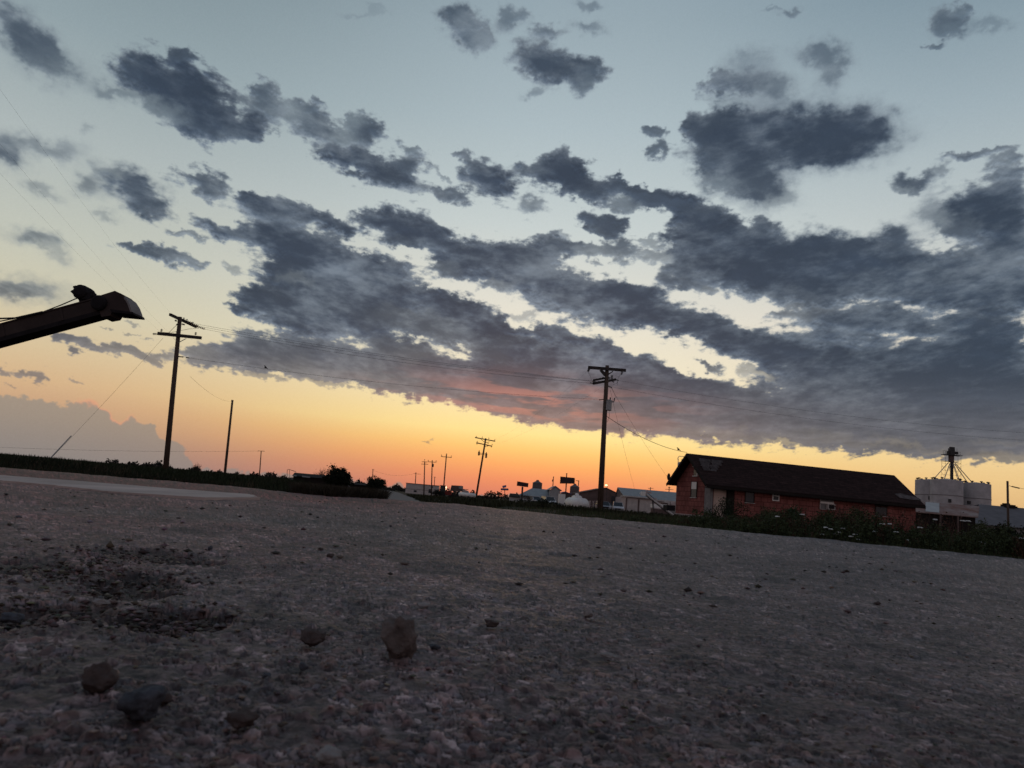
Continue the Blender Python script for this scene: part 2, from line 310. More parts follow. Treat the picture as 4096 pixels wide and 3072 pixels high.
# clouds: azimuth, elevation, half width, half height, tilt (degrees), opacity, softness
CLOUDS = [(-36.7,25.7,1.1,0.7,-19,0.75,1),(-35.2,24.9,1.39,0.85,-32,0.8,1),(-33.9,23.9,1.46,0.86,-2,0.55,1),(-30.1,23.6,1.07,0.44,7,0.4,1),(-35.6,18.1,0.96,0.73,-6,0.75,1),
(-33.4,19.1,1.67,0.51,8,0.5,1),(-31.6,20.8,0.4,0.29,18,0.2,1),(-33.3,16.4,0.88,0.42,-7,0.35,1),(-30.9,17.5,0.79,0.58,-7,0.5,1),(-29.9,18.7,0.68,0.43,5,0.4,1),
(-28.2,18,1.46,0.94,-19,0.9,0.6),(-26.7,17.1,1.14,0.53,-20,0.85,0.3),(-29.3,16,0.62,0.28,3,0.3,1),(-33.1,13.6,1.16,0.48,3,0.6,1),(-32.1,12.9,0.88,0.45,-33,0.35,1),
(-33.7,10.2,2.19,0.63,3,0.7,1),(-27.3,14.4,1.01,0.22,4,0.8,0),(-26.1,14.2,1.61,0.32,-6,0.9,0),(-24.5,14.1,1.35,0.36,-6,0.8,0),(-24.5,15.9,0.9,0.26,2,0.7,0),
(-23.8,19.7,1.35,0.61,1,0.85,0),(-23.2,18.9,0.9,0.45,-8,0.85,0),(-21.4,14.2,0.78,0.2,-11,0.4,0),(-29.4,25.3,1.07,0.74,2,0.9,0.3),(-27.4,25.1,1.62,1.15,-16,1,0),
(-25.5,24.7,2.1,1.56,-16,1,0),(-23.9,23.8,1.75,1.26,-6,1,0),(-21.1,23.8,1.3,0.76,3,1,0),(-22.7,23.1,1.82,0.47,6,0.8,0),(-26.2,26.9,0.72,0.5,17,0.8,0),
(-26.8,23.6,1.38,0.54,-11,0.35,0.7),(-21,26.3,0.62,0.68,14,0.75,0),(-20.3,25.5,1.23,0.7,4,0.7,0),(-17.3,26,0.71,0.41,3,0.75,0),(-16.7,24.7,1.42,0.89,-8,0.8,0),
(-18.1,25.2,0.88,0.59,13,0.5,0),(-12.8,24.9,0.98,0.95,-10,0.85,0),(-13.9,25.5,0.74,0.56,11,0.5,0),(-14.5,24.4,0.99,0.45,11,0.5,0),(-9.5,24.5,0.75,0.23,-13,0.6,0),
(-14.3,23.1,1.82,0.59,2,1,0),(-12.3,22.8,2.5,0.8,-6,1,0),(-10.7,22.1,1.27,0.5,-1,0.9,0),(-9.4,23.4,1.02,0.63,4,0.85,0),(-6.9,22.9,0.68,0.17,-17,0.4,0),(-6,21.7,1.91,0.59,-1,0.85,0),
(-5.8,24.5,0.6,0.3,-3,0.8,0),(-4.4,23.7,1.02,0.76,-28,0.9,0),(-2.8,22.8,1.38,0.93,-14,1,0),(-20.7,19.1,0.69,0.43,-9,1,0),(-19.6,18.5,1.42,0.83,-10,1,0),(-17.9,18.6,1.28,0.81,-10,1,0),
(-22,16.6,1.54,0.4,-12,1,0),(-19.2,16.8,2.1,0.75,5,1,0),(-16.6,16.7,2.64,0.85,-6,1,0),(-14.8,16.1,2.17,1.03,-12,1,0),(-15.1,15.2,2.51,0.86,-12,1,0),(-13,15.9,1.87,0.86,-2,1,0),
(-10.3,15.8,1.47,0.87,-2,1,0),(-11.6,14.9,2.94,1.13,3,1,0),(-14.2,13.8,2.55,1.04,-7,1,0),(-16.7,14.3,0.99,0.43,-1,0.5,0),(-10.1,14.2,1.57,0.88,7,1,0),(-10,12.8,0.87,0.62,7,0.8,0),
(-19,12.6,1.29,0.64,-12,1,0),(-20.2,11.5,0.96,0.27,-1,1,0),(-17.2,11.8,2.49,0.72,-2,1,0),(-14.4,12.6,2.56,0.87,3,1,0),(-15.4,11,2.36,0.62,-4,1,0),(-12,11.7,2.6,0.88,2,1,0),
(-15.5,18.6,1.18,0.54,-16,1,0),(-14,18.1,1,0.41,-11,1,0),(-11.8,18.9,1.28,0.65,4,1,0),(-9.8,19.3,1.81,0.86,3,1,0),(-7.9,18.8,1.74,0.69,-8,1,0),(-9.1,18,1.91,0.41,0,0.9,0),
(-5.4,17.9,1.93,0.87,-9,1,0),(-3.8,17,2.48,1.06,-6,1,0),(-5.6,16.3,1.24,0.53,6,0.8,0),(-2,17.6,1.6,0.96,5,1,0),(-1.3,15.7,1.25,0.42,5,0.7,0),(-7,14,1.41,0.71,-3,1,0),
(-4.8,13.7,2.14,0.89,-6,1,0),(-2.5,12.9,1.79,0.8,-17,1,0),(-6.3,12.3,1.78,0.64,6,0.9,0),(-3.5,11.8,1.25,0.54,6,1,0),(-2,11.3,0.9,0.9,5,1,0),(-30.6,7.6,1.09,0.34,-11,0.9,0),
(-29.3,7.3,1.11,0.28,1,0.85,0),(-27.6,7.4,1,0.22,-4,0.75,0),(-26,7.2,1.33,0.32,-4,0.75,0),(-24.8,7.2,0.9,0.29,9,0.7,0),(-25.7,8.3,0.74,0.11,4,0.5,0),(-28.3,8.5,0.42,0.08,-1,0.4,0),
(-26.9,8.5,0.43,0.08,-1,0.4,0),(-27,9.5,0.29,0.13,-1,0.4,0),(-22.6,8,0.93,0.42,3,0.8,0),(-21.3,7.8,1.74,0.57,3,0.9,0),(-19.2,9.4,1.46,0.68,-13,0.9,0),(-18.9,8.3,2.45,0.77,-1,1,0),
(-16,9.2,3.03,0.86,-1,0.95,0),(-13,8.7,3.46,0.88,-1,0.95,0),(-16,7.9,2.86,0.59,-1,0.85,0),(-18.1,7,1.31,0.17,-5,0.5,0),(-9.3,10.2,2.29,0.89,-2,0.9,0),(-5.9,8.8,3.93,0.89,-2,0.95,0),
(-8.5,7.6,3.01,0.64,-2,0.85,0),(-2.3,8.8,3.95,1.08,-3,1,0),(-7.8,9.7,1.77,0.53,6,0.8,0),(-1.4,10.7,1.62,0.72,5,0.9,0),(-13.7,7,1.71,0.17,-4,0.45,0),(-33.4,5.1,0.53,0.21,-3,0.7,0),
(-32.2,5.1,0.4,0.24,-14,0.75,0),(-31.4,5.1,0.4,0.33,-14,0.75,0),(-29.6,5,0.3,0.09,-3,0.5,0),(-33.1,4.1,0.41,0.08,3,0.4,0),(-6.7,33.3,1.04,0.63,-6,0.72,0.3),
(-5.6,32.5,1.28,0.77,-16,0.78,0.3),(-5,31.9,0.97,0.61,-12,0.6,0.4),(-3,33.5,0.73,0.67,-3,0.5,0.5),(-14.8,32.3,0.94,0.17,12,0.15,1),(-13.4,32.8,0.79,0.17,12,0.12,1),
(-1.8,34,0.58,0.32,5,0.45,0.4),(0.1,33,0.98,0.48,-5,0.65,0.2),(-0.1,31.3,1.74,0.92,-5,0.9,0.2),(1.8,30.8,1.82,0.9,-4,0.92,0.2),(4.3,30.9,0.99,0.58,-7,0.8,0),
(3.7,30,0.75,0.75,3,0.6,0.2),(-0.1,29.2,0.84,0.35,4,0.4,0.5),(3.4,34.9,0.8,0.29,2,0.35,0.6),(3.5,33.5,0.97,0.37,-7,0.4,0.7),(19,33.9,0.61,0.28,-6,0.5,0.4),
(17.9,34.3,0.44,0.08,-6,0.25,0.5),(29.7,32.3,1.02,0.56,-12,0.65,0.2),(29.9,31.6,0.7,0.49,-12,0.5,0.5),(30.8,32.7,0.48,0.32,-13,0.5,0),(28.8,30.9,0.63,0.16,-11,0.55,0),
(32.5,31.4,0.98,0.34,-14,0.25,0.8),(9.4,27,0.91,0.32,-5,0.7,0),(10,25.8,1,0.51,-9,0.7,0),(14,30.2,0.94,0.64,-3,0.85,0),(16,29.9,1.69,0.83,-4,0.85,0.6),(18.3,29.5,1.06,0.68,-5,0.6,1),
(16.6,31.3,1.37,0.67,-4,0.35,1),(21.3,31.4,1.16,0.65,-7,0.55,1),(22.2,30.2,0.89,0.97,-7,0.55,1),(12.4,27,0.81,0.72,-1,0.9,0),(14.3,27.7,1.43,0.71,-2,0.9,0),
(15.4,26.7,2.2,1.11,-3,1,0.5),(18.2,26.8,3.04,1.25,-4,1,1),(21.6,26.6,3.5,1.22,-8,1,1),(24.2,26.4,1.57,1.13,-7,1,1),(21.5,25.2,2.22,0.93,-5,1,1),(14.1,25.3,1.53,1.13,-2,0.85,0.3),
(16.3,24.5,2.21,1.29,-2,0.95,0.7),(17.2,23.3,1.42,0.97,-2,0.85,1),(14.9,23.4,1.13,0.62,-1,0.5,0.5),(18.9,22.2,0.94,0.49,-2,0.35,1),(28.1,22.8,1.09,0.63,-7,0.85,0.3),
(29.6,23.4,0.67,0.33,-7,0.5,0.3),(27.4,22.4,0.62,0.21,-6,0.4,0.5),(31.7,24.2,1.62,0.26,-4,0.8,0),(33.2,23.5,0.74,0.37,-9,0.7,0),(33.4,22.7,0.99,0.49,-9,0.85,0),
(31.6,21.2,1.76,1.04,-2,1,0.2),(33.3,20.8,1.36,1.31,-8,1,0.2),(28.9,20.9,0.95,0.76,-6,0.5,0.8),(30.6,19.8,1.18,0.6,-6,0.8,0),(33.2,18.9,1.37,0.74,-6,1,0),(0.2,24.1,1.04,0.58,4,0.8,0),
(2.3,24.4,1.03,0.8,-6,0.95,0),(2.9,23.5,2.16,1.01,-8,1,0),(4.9,22.7,1.21,0.61,-7,0.9,0),(6.7,23.4,0.85,0.57,2,0.9,0),(8.4,23,1.36,0.47,-7,0.9,0),(9.9,22.2,1.69,0.6,-7,0.9,0),
(7.2,22,0.94,0.41,2,0.6,0),(0.5,21.4,0.96,0.6,5,0.6,0.2),(11.8,22.2,1.83,0.53,-5,0.95,0),(13.6,21.6,1.16,0.4,-10,0.8,0),(4.8,20.9,0.87,0.51,-17,0.9,0),(6.6,20.5,1.13,0.6,-12,0.9,0),
(5.9,20,0.79,0.34,-17,0.8,0),(2.9,19.8,0.35,0.21,4,0.35,0),(2.8,18.8,1.76,0.66,-1,0.9,0),(1.6,18,1.5,0.73,-4,1,0),(5.4,18.5,1.05,0.49,-7,0.6,0),(7.6,18.8,1.21,0.62,2,0.75,0),
(10,18.5,1.03,0.45,2,0.55,0),(9.4,19.5,0.68,0.26,2,0.4,0),(12.9,21.1,1.5,0.7,-8,1,0),(15.4,20.4,2.29,0.83,-13,1,0),(17.8,20.4,0.95,0.66,-1,0.9,0),(12.6,19.6,1.5,1.1,0,1,0),
(15,18.6,2.95,1.18,-8,1,0),(18.6,18.4,3.45,1.16,-7,1,0),(21.5,19.3,1.82,0.9,-2,1,0.5),(23.6,19,1.62,0.72,-3,0.95,0.7),(26.7,19.2,0.92,0.94,-4,0.9,0.6),(22.2,17.5,3.87,1.22,-5,1,0),
(26.3,17.5,2.81,1.11,-3,1,0),(30.2,17.1,1.97,1.23,-4,0.95,0),(33.2,17.5,1.37,1.79,-6,1,0),(29.8,16,3.4,1.08,-4,1,0),(32.5,15.7,2.5,0.9,-4,1,0),(15.6,17.4,2.93,0.93,-5,1,0),
(19.8,16.4,3.56,0.75,-4,1,0),(25.4,15.8,3.55,0.72,-2,1,0),(31.8,15,2.54,0.76,-4,0.95,0),(12.4,17.5,1.51,0.6,1,0.9,0),(-0.4,17,1.42,0.97,-3,1,0),(1,16.1,1.96,0.88,-4,1,0),
(3.6,15.9,2.65,0.88,-4,1,0),(4.6,14.7,3.35,1.06,-5,1,0),(8,16,2.26,0.7,-6,1,0),(7.7,14.7,3.13,1.06,-5,1,0),(10.1,14,2.07,0.88,-10,1,0),(12.6,13.7,2.37,0.87,-10,1,0),
(15.1,12.9,2.33,0.86,-14,1,0),(12.4,16.6,1.86,0.41,-7,0.85,0),(13.9,15.9,0.67,0.27,-9,0.7,0),(19.1,14.4,0.96,0.37,-5,0.7,0),(17.8,12.1,2.42,1.02,-11,1,0),(20.3,11.8,2.35,1.18,-10,1,0),
(23.6,13.8,2.23,0.66,-4,1,0),(26.3,14.1,2.83,0.64,-5,1,0),(21.3,14.5,1.23,0.4,0,0.8,0),(28.4,13.3,1.25,0.38,-5,0.95,0),(21.3,10.7,2.62,1,-8,1,0),(23.9,11.4,2.95,0.99,-5,1,0),
(28.4,11.4,3.51,1.27,-1,1,0),(26.9,9.9,4.8,0.96,-3,1,0),(31.8,12.4,2.29,1.07,-2,1,0),(32.2,10.6,2.52,1.53,-1,1,0),(23.9,12.9,2.22,0.39,-4,0.95,0),(0.5,13.6,0.72,0.25,5,0.35,0),
(0.4,12.5,1.97,0.43,-5,1,0),(3.7,12.2,2.31,0.57,-8,1,0),(6.7,11.7,1.77,0.5,-12,1,0),(2.5,10.8,4.28,0.9,-4,1,0),(7.8,10.8,1.58,0.6,-9,1,0),(10,10.1,2.42,0.71,-11,1,0),
(13.5,9.4,2.69,0.52,-10,1,0),(5.4,9.4,5.28,1.07,-1,1,0),(10.8,8.7,5.1,0.88,-2,1,0),(17,8.7,2.6,0.28,-6,0.95,0),(14.5,10.6,0.84,0.22,-18,0.75,0),(17.6,10.2,1.3,0.2,-14,0.4,0),
(16.9,10.6,0.66,0.14,-8,0.4,0),(-11.9,8.2,5.37,0.74,-2,0.85,0),(-5.1,7.9,6.54,1.1,-3,0.9,0),(0.9,7.6,7.52,1.24,-4,0.9,0),(6.8,7.5,6.68,1.44,-2,0.92,0),(13.6,7.5,7.23,1.48,-3,0.95,0),
(20,7.1,6.97,1.43,-3,0.95,0),(25.9,7.1,6.09,1.55,-4,1,0),(31.3,6.8,4.8,1.18,-3,1,0),(32.5,8.9,4.68,1.75,-4,1,0),(24.4,8.7,5.48,1.13,-4,1,0),(27.3,5.8,1.61,0.15,-3,0.6,0),
(20,5.4,1.21,0.13,-2,0.5,0),(23.9,6,3.37,0.44,-2,0.8,0),(33.3,5.1,2.13,0.29,-1,0.7,0),(29.2,5.4,0.78,0.12,-2,0.6,0),(-5.6,3.5,0.31,0.1,-3,0.4,0),(28.9,5.6,5.03,0.42,-2,0.9,0),
(32.5,6.1,1.45,0.2,-2,0.8,0),(10.3,6.2,4.27,0.47,-2,0.9,0),(3.4,6.5,5.45,0.62,-4,0.85,0),(15.3,5.9,4.08,0.33,-2,0.8,0),(-16.4,14.3,2.88,1.32,-12,0.95,0),
(-12.6,13.5,3.65,1.34,-3,0.95,0),(-6.5,12.2,2.39,0.68,-6,0.85,0),(-3.7,11.5,2.75,0.76,-3,0.85,0),(32,13.6,1.96,0.58,-6,0.95,0),(20.3,15.7,1.8,0.57,-6,0.85,0),
(-17.7,12.1,2.21,0.85,-7,0.9,0),(-10,12.2,2.02,0.68,2,0.85,0),(0.7,17.7,2.04,0.88,-5,0.9,0),(5.7,18.5,2.01,0.4,-5,0.6,0)]
# ---------------------------------------------------------------- sky: afterglow and clouds as light from the world
def build_world():
    w = bpy.data.worlds.new('World'); sc.world = w; w.use_nodes = True; nt = w.node_tree
    Wd, Hd = 6144, 3072; ppd = Wd / 360.
    px = np.zeros((Hd, Wd, 4), np.float32); px[..., 3] = 1
    # whole upper sky coarsely, then the part ahead in full detail
    st = 8
    el = (np.arange(Hd // 2, Hd, st) + st / 2) / Hd * 180 - 90; az = ((np.arange(0, Wd, st) + st / 2) / Wd * 360 - 90 + 180) % 360 - 180
    A, E_ = np.meshgrid(az, el); c = sky_colour(A, E_, [])
    c = np.repeat(np.repeat(c, st, 0), st, 1)
    px[Hd // 2:, :, :3] = c[:Hd // 2, :Wd]
    px[:Hd // 2, :, :3] = np.array([.20, .17, .17])
    j0 = int((90 - 44) * ppd); j1 = int((90 + 44) * ppd); i0 = Hd // 2 - 8; i1 = Hd // 2 + int(45 * ppd)
    az = (np.arange(j0, j1) + .5) / Wd * 360 - 90; el = (np.arange(i0, i1) + .5) / Hd * 180 - 90
    A, E_ = np.meshgrid(az, el); c = sky_colour(A, E_, CLOUDS)
    c = c + (np.random.RandomState(3).rand(*c.shape[:2], 1) - .5) * .012
    px[i0:i1, j0:j1, :3] = np.clip(c, 0, 1)
    im = bpy.data.images.new('evening_sky', Wd, Hd, alpha=False, float_buffer=False); im.pixels.foreach_set(px.ravel()); im.update(); im.pack()
    env = nt.nodes.new('ShaderNodeTexEnvironment'); env.image = im; env.interpolation = 'Linear'
    bg = nt.nodes['Background']; bg.inputs['Strength'].default_value = 1.0
    nt.links.new(env.outputs['Color'], bg.inputs['Color'])
    # a little of the physical low-sun sky on top
    sky = nt.nodes.new('ShaderNodeTexSky'); sky.sky_type = 'NISHITA'; sky.sun_disc = False; sky.sun_elevation = R(.6); sky.sun_rotation = R(1.5)
    sky.dust_density = 3
    bg2 = nt.nodes.new('ShaderNodeBackground'); bg2.inputs['Strength'].default_value = .008
    nt.links.new(sky.outputs['Color'], bg2.inputs['Color'])
    ad = nt.nodes.new('ShaderNodeAddShader'); nt.links.new(bg.outputs[0], ad.inputs[0]); nt.links.new(bg2.outputs[0], ad.inputs[1])
    nt.links.new(ad.outputs[0], nt.nodes['World Output'].inputs['Surface'])
    w.cycles.sampling_method = 'MANUAL'; w.cycles.sample_map_resolution = 1024
build_world()
sl = bpy.data.lights.new('sun', 'SUN'); so_ = bpy.data.objects.new('sun', sl); col.objects.link(so_)
sl.energy = .12; sl.angle = R(6); sl.color = (1, .62, .36)
so_.rotation_euler = Vector((math.sin(R(1.5)) * math.cos(R(.6)), math.cos(R(1.5)) * math.cos(R(.6)), math.sin(R(.6)))).to_track_quat('Z', 'Y').to_euler()
sc.view_settings.view_transform = 'Standard'; sc.view_settings.look = 'None'; sc.view_settings.exposure = 0; sc.view_settings.gamma = 1
sc.render.engine = 'CYCLES'; sc.cycles.use_denoising = True; sc.cycles.max_bounces = 6
# ---------------------------------------------------------------- terrain
AZ_E = [-180, -120, -60, -33, -22.8, -12.2, -8.4, -6, -3.3, 1.8, 10.9, 22.6, 34, 60, 120, 180]
RR_E = [14, 14, 13, 11.84, 12.11, 10.43, 12.2, 12.33, 13.1, 11.98, 10.99, 10.73, 10.43, 11.5, 14, 14]
def r_edge(az): return np.interp(az, AZ_E, RR_E)
RAZ = R(-9.05); RU = (math.sin(RAZ), math.cos(RAZ)); RN = (math.cos(RAZ), -math.sin(RAZ))
def z_road(s): return np.interp(s, [0, 11.5, 13, 78, 170, 460, 2500], [-.03, -.03, -.06, -.98, -.78, -1.5, -2.0])
def zg(x, y):
    """height of the open ground"""
    x = np.asarray(x, float); y = np.asarray(y, float)
    r = np.hypot(x, y); az = np.degrees(np.arctan2(x, y)); e = r_edge(az)
    z = -.05 - .0072 * np.clip(r - 12, 0, 190) + .03 * fbm(x * .35, y * .35, 201, 3) * sstep(0, 2, r - e)
    z = np.where(r < e - .05, -.35, z)
    s = x * RU[0] + y * RU[1]; t = x * RN[0] + y * RN[1]
    k = sstep(7.0, 4.8, np.abs(t)) * sstep(e - .1, e + .4, r) * (s > 0)
    return z * (1 - k) + (z_road(s) - .12) * k
def zgf(x, y): return float(zg(x, y))
mg = mat('field_soil', (.028, .028, .016), .95, .4, .8, .3, c2=(.045, .038, .026))
# rings of the open ground, one sheet out to the horizon
azs = np.concatenate([np.arange(-180, -45, 3.), np.arange(-45, -14, .75), np.arange(-14, -3, .2), np.arange(-3, 45, .75), np.arange(45, 180, 3.)])
rad = np.concatenate([[1.5], np.arange(8, 16, .2), 16 * 1.06 ** np.arange(0, 97)])
A_, R_ = np.meshgrid(np.radians(azs), rad); X = R_ * np.sin(A_); Y = R_ * np.cos(A_); Z = zg(X, Y)
na, nr = len(azs), len(rad); I = np.arange(na * nr).reshape(nr, na)
F = np.stack([I[:-1], np.roll(I, -1, 1)[:-1], np.roll(I, -1, 1)[1:], I[1:]], -1).reshape(-1, 4)
o = big_mesh('ground', np.c_[X.ravel(), Y.ravel(), Z.ravel()], F, mg, smooth=True); tag(o, kind='structure')
# ---------------------------------------------------------------- pavement: worn chip seal, every stone in the mesh near by
def cells(u, v, seed, jit=.85):
    """nearest and second nearest jittered point: F1, F2, random 0..1 per stone"""
    rng = np.random.RandomState(seed); n = 512; jx = rng.rand(n, n).astype(np.float32); jy = rng.rand(n, n).astype(np.float32); idr = rng.rand(n, n).astype(np.float32)
    iu = np.floor(u).astype(np.int32); iv = np.floor(v).astype(np.int32)
    f1 = np.full(u.shape, 9., np.float32); f2 = f1.copy(); rid = np.zeros(u.shape, np.float32)
    for dx in (-1, 0, 1):
        for dy in (-1, 0, 1):
            a = iu + dx; b = iv + dy; ii = b % n; jj = a % n
            d = np.hypot(a + .5 + (jx[ii, jj] - .5) * jit - u, b + .5 + (jy[ii, jj] - .5) * jit - v).astype(np.float32)
            near = d < f1; f2 = np.where(near, f1, np.minimum(f2, d)); rid = np.where(near, idr[ii, jj], rid); f1 = np.where(near, d, f1)
    return f1, f2, rid
PITS = [(560, 2224, 250, 28, .012), (520, 2335, 230, 48, .015), (655, 2480, 190, 44, .018), (110, 2450, 280, 66, .012), (250, 2285, 200, 50, .009), (2250, 2215, 70, 10, .008), (1480, 2005, 110, 6, .02), (1250, 2027, 90, 4, .02)]
pit_w = []
for px_, py_, rx_, ry_, dep in PITS:
    c = G(px_, py_); a = G(px_ + rx_, py_ + rx_ * .0875); b = G(px_, py_ - ry_); b2 = G(px_, py_ + ry_)
    pit_w.append((c.x, c.y, abs(a.x - c.x), abs(b.y - b2.y) / 2, dep))
def pave(x, y):
    """height and colour of the pavement"""
    r = np.hypot(x, y)
    wx = x + .005 * fbm(x * 50, y * 50, 301, 3); wy = y + .005 * fbm(x * 50, y * 50, 311, 3)
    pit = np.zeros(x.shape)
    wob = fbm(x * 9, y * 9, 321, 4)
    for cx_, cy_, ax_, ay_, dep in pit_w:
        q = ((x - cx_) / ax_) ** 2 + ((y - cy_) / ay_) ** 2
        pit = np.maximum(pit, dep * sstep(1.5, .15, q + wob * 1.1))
    wx = wx + 1.6 * pit; wy = wy - 2.4 * pit
    f1, f2, rid = cells(wx / .0070, wy / .0070, 5)
    s1, s2, sid = cells(wx / .0118 + 11.3, wy / .0118 + 3.1, 17)
    big = sid > .52; f1 = np.where(big, s1, f1); f2 = np.where(big, s2, f2); rid = np.where(big, (sid * 91.7) % 1., rid)
    bare = sstep(.22, .60, fbm(x * 30, y * 30, 345, 3) + .35 * (rid - .5) * 2)
    dome = sstep(0., .20, f2 - f1) * (.25 + .75 * rid) * (1 - .8 * bare) * (1 + .35 * fbm(x * 190, y * 190, 347, 2))
    g1, g2, gid = cells(wx / .026 + 31.7, wy / .026 + 7.3, 9)
    k2 = sstep(.46, .20, g1 * (1.1 + .5 * gid)) * (gid > .55)
    rough = fbm(x * 7, y * 7, 331, 4); broad = fbm(x * .9, y * .9, 341, 4)
    loose = sstep(.05, .6, broad + .35 * rough + .25) 
    fl = 1 / (1 + (r / 3.) ** 2)
    worn = sstep(-.35, .55, x + .15 * y - .25 + .5 * broad)
    z = .0027 * (1 - .35 * worn) * dome * (.35 + .65 * fl) + .0042 * k2 * (.5 + .5 * gid) * fl * (1 - .6 * worn) + .0040 * rough + .006 * broad * sstep(.3, 2, r)
    h3 = fbm(x * 60, y * 60, 351, 3)
    z = z - pit + pit * .25 * h3 + .0010 * h3
    # stones: greys, tans, red browns, slate blues
    pal = np.array([(.155, .145, .15), (.19, .17, .165), (.115, .115, .13), (.165, .12, .115), (.24, .22, .215), (.10, .075, .072), (.14, .15, .165), (.20, .155, .135), (.13, .12, .12), (.33, .31, .31)])
    rr = (rid * 7919.13) % 1.; idx = np.minimum((rr ** 1.25 * len(pal)).astype(int), len(pal) - 1); c = pal[idx]
    rr2 = (gid * 3571.7) % 1.; idx2 = np.minimum((rr2 * len(pal)).astype(int), len(pal) - 1)
    c = c * (1 - k2[..., None]) + pal[idx2] * k2[..., None]
    c = c + (np.array([.152, .142, .142]) - c) * (.22 * worn)[..., None]
    mtx = np.array([.105, .095, .094]) * (1 + .3 * fbm(x * 260, y * 260, 349, 2))[..., None]; c = c * (1 - .75 * bare[..., None]) + mtx * .75 * bare[..., None]
    gap = np.maximum(sstep(.0, .17, f2 - f1), bare * .8); gap = np.maximum(gap, k2)[..., None]
    c = c * (.16 + .18 * worn[..., None] + (.84 - .18 * worn[..., None]) * gap) * 1.05  # occlusion shade between stones painted dark into the colour
    # dust, worn wheel paths, damp patches: stains, plus shade painted into the hollows
    st = fbm(x * 2.3, y * 1.4, 361, 5)[..., None]; c = c * (1 + .22 * st)
    cl = fbm(x * 16, y * 9, 371, 4)[..., None]; c = c * (1 + .36 * cl)
    redn = sstep(-1.2, 2.8, -x + .25 * y - 1.0 + 1.2 * broad)[..., None]
    c = c * (1 - redn) + c * np.array([1.30, .88, .89]) * redn
    apr = (sstep(6.2, 7.2, r) * sstep(-.5, -1.6, x))[..., None]; c = c * (1 - apr) + c * np.array([.86, .54, .48]) * apr
    pk = sstep(.002, .010, pit)[..., None]; c = c * (1 - .66 * pk * np.array([.92, 1.0, 1.05]))  # hollows: browner base, and the shade of their walls painted into the colour
    c = c * np.array([1.26, .98, .965]) * .86
    c = c * (1 + .04 * np.random.RandomState(8).randn(*x.shape, 1))
    return z, np.clip(c, .01, .6)
fa = np.arange(-46, 46.01, .072); ca_ = np.concatenate([fa, np.arange(50, 312, 6.)])
nrow = 900; qi = np.linspace(0, 1, nrow)
Am = np.radians(ca_)[None, :] * np.ones((nrow, 1)); re = r_edge((ca_ + 180) % 360 - 180)[None, :]
inv = 1 / .2 + (1 / re - 1 / .2) * qi[:, None]; Rm = 1 / inv
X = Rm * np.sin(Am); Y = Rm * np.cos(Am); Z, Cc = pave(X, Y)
Z = Z * np.ones_like(X); jag = .03 * fbm(X[-1] * 3, Y[-1] * 3, 381, 3); X[-1] *= 1 + jag / Rm[-1]; Y[-1] *= 1 + jag / Rm[-1]
# a thin downturned lip closes the slab
X = np.vstack([X, X[-1]]); Y = np.vstack([Y, Y[-1]]); Z = np.vstack([Z, Z[-1] - .15]); Cc = np.concatenate([Cc, Cc[-1:] * .6]); nrow += 1
na = len(ca_); I = np.arange(na * nrow).reshape(nrow, na)
F = np.stack([I[:-1], np.roll(I, -1, 1)[:-1], np.roll(I, -1, 1)[1:], I[1:]], -1).reshape(-1, 4)[:, ::-1]
V = np.c_[X.ravel(), Y.ravel(), Z.ravel()]
mpv = mat('chip_seal', (1., 1., 1.), .59, .22, 260, .35, attr='tint', spec=.22)
def chips(m):
    # embedded chippings finer than the mesh: a light and dark cell pattern in the surface itself
    nt = m.node_tree; N = nt.nodes; L = nt.links; b = N['Principled BSDF']; tc = N.new('ShaderNodeTexCoord'); old = b.inputs['Base Color'].links[0].from_socket
    for sc_, lo, hi in ((150, .48, 1.28), (62, .66, 1.2)):
        v_ = N.new('ShaderNodeTexVoronoi'); v_.inputs['Scale'].default_value = sc_; L.new(tc.outputs['Object'], v_.inputs['Vector'])
        sp = N.new('ShaderNodeSeparateColor'); L.new(v_.outputs['Color'], sp.inputs[0]); mr_ = N.new('ShaderNodeMapRange'); mr_.inputs['To Min'].default_value = lo; mr_.inputs['To Max'].default_value = hi; L.new(sp.outputs[0], mr_.inputs['Value'])
        mx = N.new('ShaderNodeMix'); mx.data_type = 'RGBA'; mx.blend_type = 'MULTIPLY'; mx.inputs['Factor'].default_value = 1; L.new(old, mx.inputs['A']); L.new(mr_.outputs[0], mx.inputs['B']); old = mx.outputs['Result']
    L.new(old, b.inputs['Base Color'])
chips(mpv)
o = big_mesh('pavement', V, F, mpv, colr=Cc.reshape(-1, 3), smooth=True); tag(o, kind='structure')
mb = MB(); n = 48; mb.add([(0, 0, -.004)] + [(.215 * math.sin(2 * math.pi * k / n), .215 * math.cos(2 * math.pi * k / n), -.004) for k in range(n)], [(0, 1 + (k + 1) % n, 1 + k) for k in range(n)])
M['tar'] = mat('worn_tar', (.13, .11, .105), .9, .35, 60, .5)
mb.build('pavement_patch', M['tar'], kind='structure')
# pale smooth concrete apron on the left
pad = [G(*p, .012) for p in [(-900, 1815), (0, 1902), (350, 1928), (700, 1957), (1000, 1978), (1042, 1991), (820, 1992), (560, 1976), (420, 1966), (300, 1952), (120, 1934), (0, 1923), (-900, 1850)]]
mp_ = mat('pale_concrete', (.43, .35, .32), .9, .32, 1.6, .25, stretch=(1, .25, 1))
mb = MB()
pts = []
for i, p in enumerate(pad):   # ragged, worn outline
    q = pad[(i + 1) % len(pad)]
    for k in range(8):
        t = k / 8; r_ = p.lerp(q, t); j = .05 * random.uniform(-1, 1) if 0 < t else 0; pts.append(Vector((r_.x + j * .5, r_.y + j, .016)))
mb.prism([p - Vector((0, 0, .05)) for p in pts][::-1], (0, 0, .05)); mb.build('concrete_path', mp_, kind='structure')
